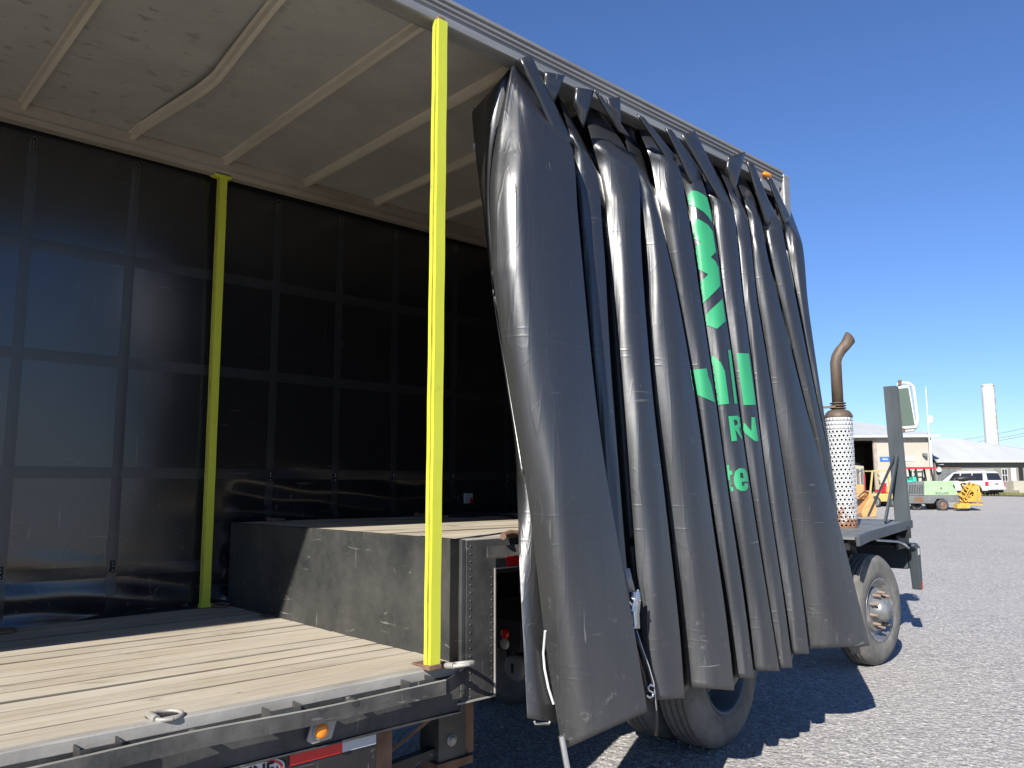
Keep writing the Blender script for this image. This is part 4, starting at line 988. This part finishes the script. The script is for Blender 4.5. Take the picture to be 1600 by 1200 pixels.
# low grey building
LB = bthing('low_office', 1462, 66, 'long low grey building with white metal roof, roller door, windows and a white door', 'building', rot=R(1.5))
H2 = 2.60; W2 = 12.5
mb = MB(); mb.box(.02, W2, 0, .2, 0, H2); mb.box(W2 - .2, W2, .2, 9, 0, H2); mb.box(.02, .2, .2, 9, 0, H2); mb.box(.02, W2, 9, 9.2, 0, H2); mb.build('wall', 'greywall', LB)
mb = MB(); rz2 = H2 + 2.15
mb.add([(-.1, -.5, H2 + .02), (W2 + .4, -.5, H2 + .02), (4.6, 4.6, rz2), (-.1, 4.6, rz2), (-.1, 9.6, H2), (W2 + .4, 9.6, H2), (W2 + .4, 4.6, H2 + .9)], [(0, 1, 6, 2, 3), (3, 2, 6, 5, 4)])
mb.box(-.1, W2 + .4, -.56, -.46, H2 - .08, H2 + .10); mb.build('roof', 'roof', LB, solid=.06)
mb = MB(); mb.box(.25, 2.05, -.03, -.003, 0, 2.05); gd = mb.build('roller_door', 'grey', LB)
mb = MB(); mb.box(2.05, 2.17, -.06, -.003, 0, 2.17); mb.box(.2, 2.05, -.06, -.003, 2.051, 2.17); mb.build('door_frame', 'rust', gd)
def win(x0, x1, z0, z1):
    mb = MB(); mb.box(x0, x1, -.04, -.003, z0, z1); f = mb.build('window', 'white', LB)
    for k in range(2):
        for j in range(2):
            mb = MB(); a = x0 + .05 + (x1 - x0 - .05) * k / 2; c = z0 + .05 + (z1 - z0 - .05) * j / 2
            mb.box(a, a + (x1 - x0) / 2 - .075, -.046, -.041, c, c + (z1 - z0) / 2 - .075); mb.build('pane', 'carglass', f)
win(3.75, 4.15, .9, 1.9); win(5.55, 6.05, .95, 2.0); win(8.6, 9.3, .9, 2.0)
mb = MB(); mb.box(6.35, 6.75, -.04, -.003, 0, 2.05); mb.build('door', 'white', LB)
mb = MB(); mb.box(7.0, 7.35, -.04, -.003, 0, 2.1); mb.build('door', 'dark', LB, label='open doorway at the right, its shade painted as a black panel')  # near-black panel on the wall paints the shade inside the doorway
mb = MB(); mb.box(5.75, 7.0, -1.8, -.05, 0, .25); mb.box(6.1, 9, -.6, -.05, .25, 1.0); mb.build('porch_wall', 'cream', LB)
mb = MB(); mb.box(1.35, 1.65, 4.3, 4.6, rz2 - .1, rz2 + .5); mb.box(1.15, 1.85, 4.2, 4.5, rz2 - .02, rz2 + .12); mb.build('roof_vent', 'rail_in', LB)
mb = MB(); mb.tube([(.15, -.1, 2.5), (.15, -.3, 2.35), (.55, -.35, 2.35)], .05, 8); mb.lathe([(0, .22), (.03, .2), (.05, .0)], 'y', 20, (.15, -.35, 1.95)); mb.build('wall_bracket', 'white', LB)
# white tower behind
mb = MB(); TWP = spot(1555, 82); d = 82
mb.lathe([(0, .64), (9.5, .60), (10.6, .59), (10.72, .5), (10.75, 0)], 'z', 36, TWP); tw = thing('white_tower', TWP, 'tall white flue tower with a peeling rusty side behind the low roof', 'tower')
NBm = NB('peeling_white'); n_ = NBm.noise(NBm.mapc((1, 1, .5)), 3.2, 8, .75); sx = NBm.n('ShaderNodeSeparateXYZ'); NBm.l(NBm.tc.outputs['Object'], sx.inputs[0])
side = NBm.math('MULTIPLY', NBm.math('ADD', NBm.math('MULTIPLY', sx.outputs[0], .68), NBm.math('MULTIPLY', sx.outputs[1], .73)), .45)
NBm.set(NBm.mix(NBm.ramp(NBm.math('ADD', n_, side), (.62, 0), (.68, 1)), (.50, .48, .445), (.30, .21, .14)), .6); MAT['peel'] = NBm.m
mb.build('tower_shaft', 'peel', tw)
mb = MB(); mb.lathe([(10.5, .61), (10.6, .61)], 'z', 36, TWP); mb.build('tower_band', 'edge', tw)
# white mast
mp = spot(1456.5, 63.4); MAS = thing('antenna_mast', mp, 'thin white mast with a small dish rising beside the workshop corner', 'mast')
mb = MB(); mb.tube([mp, mp + Vector((0, 0, 8.3))], [.055, .045], 8); mb.tube([mp + Vector((0, 0, 8.3)), mp + Vector((0, 0, 8.6))], .02, 6); mb.build('mast_pole', 'white', MAS)
mb = MB(); o_ = mp + AH * .22 + Vector((0, 0, 5.9)); mb.lathe([(-.3, .16), (0, .2), (.3, .16), (.3, 0)], 'z', 14, o_); mb.tube([o_, o_ - AH * .22], .03, 6); mb.build('small_dish', 'white', MAS)
# power lines
for k, (ya, yb) in enumerate(((697, 662), (702, 672), (706, 676), (735, 729))):
    a = CAM + ray(1400, ya) * 130; b = CAM + ray(1760, yb - 38 * (k < 3)) * 105
    mb = MB(); mb.tube([a.lerp(b, t) + Vector((0, 0, -1.2 * 4 * t * (1 - t))) for t in [i / 16 for i in range(17)]], .028, 5)
    o = mb.build('power_line', 'grey'); tag(o, ['highest of the thin grey power lines behind the white tower', 'second thin power line from the top', 'third thin power line from the top', 'lowest power line, just above the low white roof'][k], 'power line', 'power lines crossing the sky')
# dry grass by the low building
mb = MB(); p0 = CAM; 
gp = []
for (px, d) in ((1500, 61.5), (1540, 60.2), (1640, 58.5), (1760, 58), (1760, 66), (1640, 65.9), (1500, 65.8)): gp.append(spot(px, d, .03))
mb.add(gp, [tuple(range(7))])
go = mb.build('grass', 'grass'); tag(go, 'strip of dry grass along the low grey building', 'grass', kind='stuff')
random.seed(5); mb = MB()
for k in range(2600):
    px = random.uniform(1500, 1700); d = random.uniform(60, 65.6); p = spot(px, d, .02); a = random.uniform(0, 6.3); h = random.uniform(.06, .18); u = Vector((math.cos(a), math.sin(a), 0)) * .02
    mb.add([p - u, p + u, p + Vector((u.y, u.x, 0)) + Vector((0, 0, h))], [(0, 1, 2)])
o = mb.build('grass_tufts', 'grass'); tag(o, 'short dry tufts standing on the grass strip', 'grass', kind='stuff')

def small_wheel(x, y, r, w, par, rim='rust', name='wheel'):
    rimb = MB(); rimb.lathe([(y, 0), (y - .01, r * .25), (y + .02, r * .3), (y + .03, r * .5), (y - .005, r * .6)], 'y', 20, (x, 0, r)); ro = rimb.build(name, rim, par)
    t = MB(); t.lathe([(y, r * .58), (y - .01, r * .8), (y + .02, r * .97), (y + w / 2, r), (y + w - .02, r * .97), (y + w, r * .8), (y + w, r * .5)], 'y', 28, (x, 0, r)); t.build('tyre', 'tyre_dark', ro)
    return ro
# towed compressor: frame x to the picture's right, y away
CP = bthing('air_compressor', 1445, 47.5, 'pale green towable compressor with dark louvred end and rusty wheel on the gravel', 'compressor')
k_ = M_(1, 47.5)
def cx_(px): return (px - 1445) * k_
z_ = lambda py: (799.5 - py) * k_
mb = MB(); mb.prism([(cx_(1443.5), z_(776)), (cx_(1497), z_(776)), (cx_(1490), z_(753)), (cx_(1445), z_(753.5))], 0, 1.3, axis='y'); cv = mb.build('canopy', 'cgreen', CP, bevel=.05)
mb = MB(); mb.prism([(cx_(1417), z_(776)), (cx_(1443.4), z_(776)), (cx_(1444.8), z_(754)), (cx_(1419), z_(757))], .01, 1.29, axis='y'); lv = mb.build('louvre_end', 'grey', CP, bevel=.04)
mb = MB()
for i in range(9): mb.box(cx_(1420 + i * 2.6), cx_(1420 + i * 2.6) + .03, -.008, .009, z_(773), z_(759))
mb.build('louvre_slats', 'dark', lv)
mb = MB(); mb.prism([(cx_(1417), z_(776.1)), (cx_(1500), z_(776.1)), (cx_(1506), z_(781)), (cx_(1505), z_(786)), (cx_(1478), z_(786)), (cx_(1474), z_(781)), (cx_(1463), z_(781)), (cx_(1458), z_(788)), (cx_(1418), z_(788))], .03, 1.27, axis='y'); mb.build('chassis', 'grey', CP, bevel=.02)
mb = MB(); mb.box(cx_(1427), cx_(1442), .02, .029, z_(786), z_(778)); mb.build('rusty_panel', 'rust', CP)
mb = MB(); mb.bar((cx_(1500), .6, z_(785)), (cx_(1530), .6, z_(788)), .1, .08); mb.tube([(cx_(1520), .6, z_(787)), (cx_(1520), .6, .03)], .04, 8); mb.box(cx_(1517), cx_(1523), .5, .7, 0, .03); mb.build('drawbar', 'grey', CP)
small_wheel(cx_(1470.5), -.08, .34, .2, CP); small_wheel(cx_(1470.5), 1.2, .34, .2, CP); small_wheel(cx_(1435), .3, .30, .2, CP, 'dark')
text_mb('SULLAIR', .17, .01, Matrix.Translation((cx_(1471), -.008, z_(772.3))) @ Matrix.Rotation(R(90), 4, 'X'), .003, 1.25).build('lettering', 'grey', cv)
mb = MB(); mb.prism([(cx_(1470), z_(767)), (cx_(1471.6), z_(765)), (cx_(1470), z_(762)), (cx_(1468.4), z_(764.5))], -.012, -.002, axis='y'); mb.build('emblem', 'rust', cv)
# coiled yellow hoses with a dark sack on top
HB = bthing('hose_heap', 1514, 47.2, 'heap of coiled yellow hoses on the drawbar end beside the white car', 'hoses')
random.seed(11); mb = MB(); k_ = M_(1, 47.2)
for i in range(46):
    u = random.uniform(-.62, .62); v = random.uniform(.05, 1.15); yy = random.uniform(-.25, .3); zc = .55 + v * .85
    wv = .62 - .25 * (zc - .5); cxx = u * wv * 1.25; r = random.uniform(.07, .17); tl = random.uniform(-.9, .9); ph = random.uniform(0, 6)
    mb.tube([(cxx + r * math.cos(a + ph) * (1.2), yy + r * math.sin(a + ph) * .6, zc + r * math.sin(a + ph + tl) * .9) for a in [2 * math.pi * q / 12 for q in range(12)]], .042, 7)
mb.build('hose_coil', 'yhose', HB)
mb = MB()
for i in range(14): mb.tube([(random.uniform(-.5, .55), -.3, .55), (random.uniform(-.5, .5), -.36, .95), (random.uniform(-.4, .4), -.3, 1.45)], .04, 7)
mb.build('hose_run', 'yhose', HB)
mb = MB(); mb.box(-.70, .60, -.2, .25, .36, .50); mb.box(-.95, -.2, -.3, .1, .18, .40); mb.build('tray', 'yhose', HB)
bm = bmesh.new(); bmesh.ops.create_uvsphere(bm, u_segments=24, v_segments=14, radius=1)
for v in bm.verts: v.co.z += .12 * math.sin(v.co.x * 3.2 + .5) + .05 * math.sin(v.co.x * 7 + v.co.y * 4)
SK = bthing('dark_sack', 1508, 47, 'dark grey sack slumped on top of the yellow hoses', 'sack')
mb = MB(); mb.bm(bm, Matrix.Translation((.02, 0, 1.92)) @ Matrix.Diagonal((.60, .30, .19, 1)), True); mb.build('sack_body', 'strap', SK)
mb = MB(); mb.tube([(-.5, -.02, 1.95), (-.66, -.05, 1.86), (-.62, -.08, 1.78)], .05, 8); mb.build('sack_tie', 'strap', SK)
# white car seen from behind and to the side (own frame: y = forward)
SU = bthing('parked_car', 1557, 60.5, 'white estate SUV parked in front of the low grey building', 'car', rot=R(25))
def cprof(): return
mb = MB(); LW = .95
# body section along y: lower body
def body(sec, mat, name, par, smooth=True, bev=0):
    rows = []
    for (y, zb, zt, hw, hwt) in sec:
        rows.append([Vector(p) for p in ((-hw * .96, y, zb), (-hw, y, zb + (zt - zb) * .35), (-hw * .985, y, zb + (zt - zb) * .8), (-hwt, y, zt), (-hwt * .5, y, zt + .03), (hwt * .5, y, zt + .03), (hwt, y, zt), (hw * .985, y, zb + (zt - zb) * .8), (hw, y, zb + (zt - zb) * .35), (hw * .96, y, zb), (-hw * .96, y, zb))])
    mb = MB(); mb.grid(rows, smooth); n = len(rows[0]) - 1
    mb.add(rows[0][:n], [tuple(range(n))]); mb.add(rows[-1][:n], [tuple(range(n))[::-1]])
    return mb.build(name, mat, par, subsurf=0)
bo = body([(0, .45, .98, .90, .86), (.06, .38, 1.03, .95, .90), (.5, .36, 1.04, .97, .92), (3.0, .36, 1.04, .97, .92), (3.5, .36, 1.06, .97, .90), (4.6, .36, 1.02, .95, .85), (5.0, .40, .92, .88, .75), (5.05, .48, .82, .82, .7)], 'carw', 'body', SU)
rows = []
for (y, zt, hw, hwt) in ((.10, 1.07, .90, .885), (.30, 1.74, .905, .75), (.50, 1.84, .91, .74), (2.6, 1.84, .91, .74), (3.0, 1.74, .90, .74), (3.85, 1.09, .88, .86)):
    rows.append([Vector(p) for p in ((-hw, y, 1.035), (-hwt, y, zt - .02), (-hwt * .9, y, zt), (hwt * .9, y, zt), (hwt, y, zt - .02), (hw, y, 1.035), (-hw, y, 1.035))])
mb = MB(); mb.grid(rows, False); mb.add(rows[0][:6], [tuple(range(6))]); mb.add(rows[-1][:6], [tuple(range(6))[::-1]])
rf = mb.build('cabin', 'carw', SU)
for s_ in (-1, 1):
    for (y0, y1, y0t, y1t) in ((.42, 1.30, .50, 1.30), (1.38, 2.25, 1.38, 2.25), (2.35, 3.25, 2.35, 2.85)):
        mb = MB(); P4 = [(s_ * .907, y0, 1.12), (s_ * .907, y1, 1.12), (s_ * .785, y1t, 1.68), (s_ * .785, y0t, 1.68)]
        mb.add(P4 + [(x - s_ * .03, y, z) for x, y, z in P4], [(0, 1, 2, 3), (7, 6, 5, 4), (0, 4, 5, 1), (1, 5, 6, 2), (2, 6, 7, 3), (3, 7, 4, 0)]); mb.build('side_window', 'carglass', rf)
    mb = MB(); mb.box(s_ * .93 - .06, s_ * .93 + .03, -.015, .22, .72, 1.03); mb.build('tail_light', 'cred', bo, bevel=.02)
    mb = MB(); mb.tube([(s_ * .66, .6, 1.93), (s_ * .66, 2.6, 1.93)], .02, 6); mb.build('roof_rail', 'carw', rf)
    for y in (.95, 3.95):
        wl = MB(); wl.lathe([(s_ * .84, 0), (s_ * .90, .08), (s_ * .88, .22), (s_ * .93, .24)], 'x', 24, (0, y, .36)); wo = wl.build('wheel', 'chrome', SU)
        t = MB(); t.lathe([(s_ * .70, .23), (s_ * .72, .35), (s_ * .82, .37), (s_ * .93, .35), (s_ * .935, .24)], 'x', 28, (0, y, .36)); t.build('tyre', 'tyre_dark', wo)
        t = MB(); t.lathe([(s_ * .60, .44), (s_ * .975, .44)], 'x', 28, (0, y, .40)); t.lathe([(s_ * .976, .44), (s_ * .976, .0)], 'x', 28, (0, y, .40)); t.build('wheel_arch', 'dark', bo)
mb = MB(); P4 = [(-.80, .105, 1.16), (.80, .105, 1.16), (.68, .26, 1.68), (-.68, .26, 1.68)]; mb.add(P4 + [(x, y + .04, z) for x, y, z in P4], [(0, 1, 2, 3), (7, 6, 5, 4), (0, 4, 5, 1), (1, 5, 6, 2), (2, 6, 7, 3), (3, 7, 4, 0)]); mb.build('rear_window', 'carglass', rf)
mb = MB(); mb.box(-.94, .94, -.10, .10, .42, .62, b=.04); mb.build('rear_bumper', 'carw', bo)
mb = MB(); mb.box(-.22, .22, -.02, .03, .80, .94); mb.build('number_plate', 'edge', bo)
mb = MB(); mb.box(-.9, .9, .1, 5.0, .22, .40); mb.build('underbody', 'dark', SU)

# yellow forklift behind the post
FK = bthing('forklift', 1378, 50, 'yellow forklift with overhead guard and red seat, parked before the workshop', 'forklift', rot=R(8))
mb = MB(); mb.box(-.95, 1.15, 0, 1.1, .35, .85, b=.08); mb.box(.45, 1.2, .05, 1.05, .85, 1.25, b=.1); mb.build('body', 'cy', FK)
mb = MB()
for y in (.05, 1.05):
    mb.bar((-.80, y, .8), (-.55, y, 2.25), .09, .07, (0, 1, 0)); mb.bar((.55, y, 1.1), (.45, y, 2.25), .08, .07, (0, 1, 0)); mb.bar((-.6, y, 2.25), (.55, y, 2.25), .07, .07)
for k in range(5): mb.bar((-.5 + k * .24, .05, 2.26), (-.5 + k * .24, 1.05, 2.26), .05, .04)
mb.build('overhead_guard', 'cy', FK)
mb = MB()
for y in (.3, .8): mb.box(-1.15, -1.02, y - .05, y + .05, .1, 2.4)
mb.box(-1.13, -1.04, .3, .8, 1.1, 1.2); mb.box(-1.13, -1.04, .3, .8, 2.2, 2.3); mb.build('mast', 'grey', FK)
mb = MB(); mb.box(.0, .5, .3, .8, .9, 1.1, b=.04); mb.box(.42, .52, .3, .8, 1.1, 1.5, b=.03); mb.build('seat', 'cred', FK)
mb = MB(); mb.box(-2.0, -1.15, .32, .42, .12, .17); mb.box(-2.0, -1.15, .68, .78, .12, .17); mb.build('fork', 'grey', FK)
mb = MB(); mb.tube([(-.35, .55, .85), (-.2, .55, 1.25)], .03, 8); mb.build('steering_column', 'dark', FK)
small_wheel(-.5, -.05, .36, .25, FK, 'grey'); small_wheel(.75, -.02, .30, .22, FK, 'grey'); small_wheel(-.5, .9, .36, .25, FK, 'grey'); small_wheel(.75, .9, .30, .22, FK, 'grey')
# red canopied tractor
RC = bthing('utility_tractor', 1437, 52, 'green utility tractor under a red canopy on dark posts behind the compressor', 'tractor', rot=R(-3))
k_ = M_(1, 52); zc = 1.9
mb = MB(); mb.box(-1.15, 1.05, -.1, 1.2, 2.28, 2.40, b=.05); mb.box(-1.2, 1.1, -.14, -.101, 2.28, 2.36); mb.build('canopy_roof', 'cred', RC)
mb = MB()
for x in (-.15, .82):
    for y in (.05, 1.05): mb.tube([(x - .0, y, .9), (x + .06, y, 1.6), (x - .02, y, 2.29)], .065, 8)
mb.build('canopy_post', 'strap', RC)
mb = MB(); mb.box(-1.0, -.2, .2, 1.0, .8, 1.55, b=.12); mb.box(-.35, .0, .1, 1.0, .9, 1.75, b=.06); mb.build('bonnet', 'teal', RC)
mb = MB()
for x in (-.62, -.10, .15, .62): mb.tube([(x, 1.0, 1.3), (x + .05, 1.0, 2.2)], .045, 6)
mb.tube([(-.6, 1.0, 1.75), (.65, 1.0, 1.75)], .05, 6); mb.tube([(.1, 1.0, 2.1), (.6, 1.0, 2.1)], .05, 6); mb.build('guard_frame', 'teal', RC)
mb = MB(); mb.box(.1, .55, .3, .8, 1.1, 1.3, b=.04); mb.box(.5, .62, .3, .8, 1.3, 1.75, b=.03); mb.build('seat', 'strap', RC)
mb = MB(); mb.box(-1.0, .95, .25, .95, .45, .9, b=.05); mb.build('chassis', 'grey', RC)
small_wheel(-.7, .0, .38, .28, RC, 'rust'); small_wheel(.6, -.02, .50, .3, RC, 'rust'); small_wheel(-.7, .95, .38, .28, RC, 'rust'); small_wheel(.6, .95, .5, .3, RC, 'rust')
# orange machine and a red cylinder further left
OM = bthing('loader_bucket', 1347, 41, 'faded orange loader bucket standing on the gravel beside the exhaust guard', 'bucket')
mb = MB(); prf = [(-.05, 0), (.62, .02), (.70, .35), (.55, 1.0), (.42, 1.35), (.34, 1.32), (.30, .9), (.0, .45), (-.10, .2)]
mb.prism(prf, 0, 1.4, axis='y'); mb.build('bucket_shell', 'corange', OM, bevel=.03)
mb = MB(); mb.box(-.35, .25, .3, 1.2, .9, 1.65, b=.08); mb.box(-.2, .1, .28, .5, 1.2, 1.4); mb.build('hydraulic_head', 'corange', OM)
mb = MB(); mb.tube([(-.2, .1, 1.0), (.1, 0, 1.3), (.35, .05, 1.2)], .04, 8); mb.build('hydraulic_hose', 'strap', OM)
GC = bthing('gas_cylinder', 1349, 56, 'small red gas cylinder in front of the dark workshop bay', 'cylinder')
mb = MB(); mb.lathe([(0, .0), (0, .15), (1.25, .15), (1.38, .10), (1.42, .05), (1.5, .05), (1.5, 0)], 'z', 20, (0, 0, .45)); mb.build('cylinder_body', 'cred', GC)
mb = MB(); mb.box(-.3, .3, -.2, .3, 0, .45); mb.build('crate_base', 'dark', GC)

# loose stones on the yard near the camera, wheels and curtain
random.seed(21); mb = MB()
ico = bmesh.new(); bmesh.ops.create_icosphere(ico, subdivisions=1, radius=1); IV = [v.co.copy() for v in ico.verts]; IF = [[v.index for v in f.verts] for f in ico.faces]; ico.free()
for k in range(5200):
    px = random.uniform(720, 1640); py = random.uniform(860, 1230) if random.random() < .8 else random.uniform(830, 900)
    p = onz(px, py, 0); 
    if p.y > 40: continue
    s_ = random.uniform(.004, .010) * (1 + .03 * p.y) * (1.8 if random.random() < .04 else 1); a = random.uniform(0, 6.3)
    Mx = Matrix.Translation(p + Vector((0, 0, s_ * .25))) @ Matrix.Rotation(a, 4, 'Z') @ Matrix.Diagonal((s_, s_ * random.uniform(.6, 1), s_ * random.uniform(.4, .75), 1))
    mb.add(IV, IF, False, Mx)
NBs = NB('loose_stone'); g1 = NBs.noise(NBs.mapc(), 9, 3); NBs.set(NBs.ramp(g1, (.3, (.17, .165, .16)), (.7, (.36, .345, .33))), .85, 0, .3); MAT['stone'] = NBs.m
o = mb.build('loose_gravel', 'stone'); tag(o, 'loose grey stones lying on the gravel yard', 'gravel', kind='stuff')
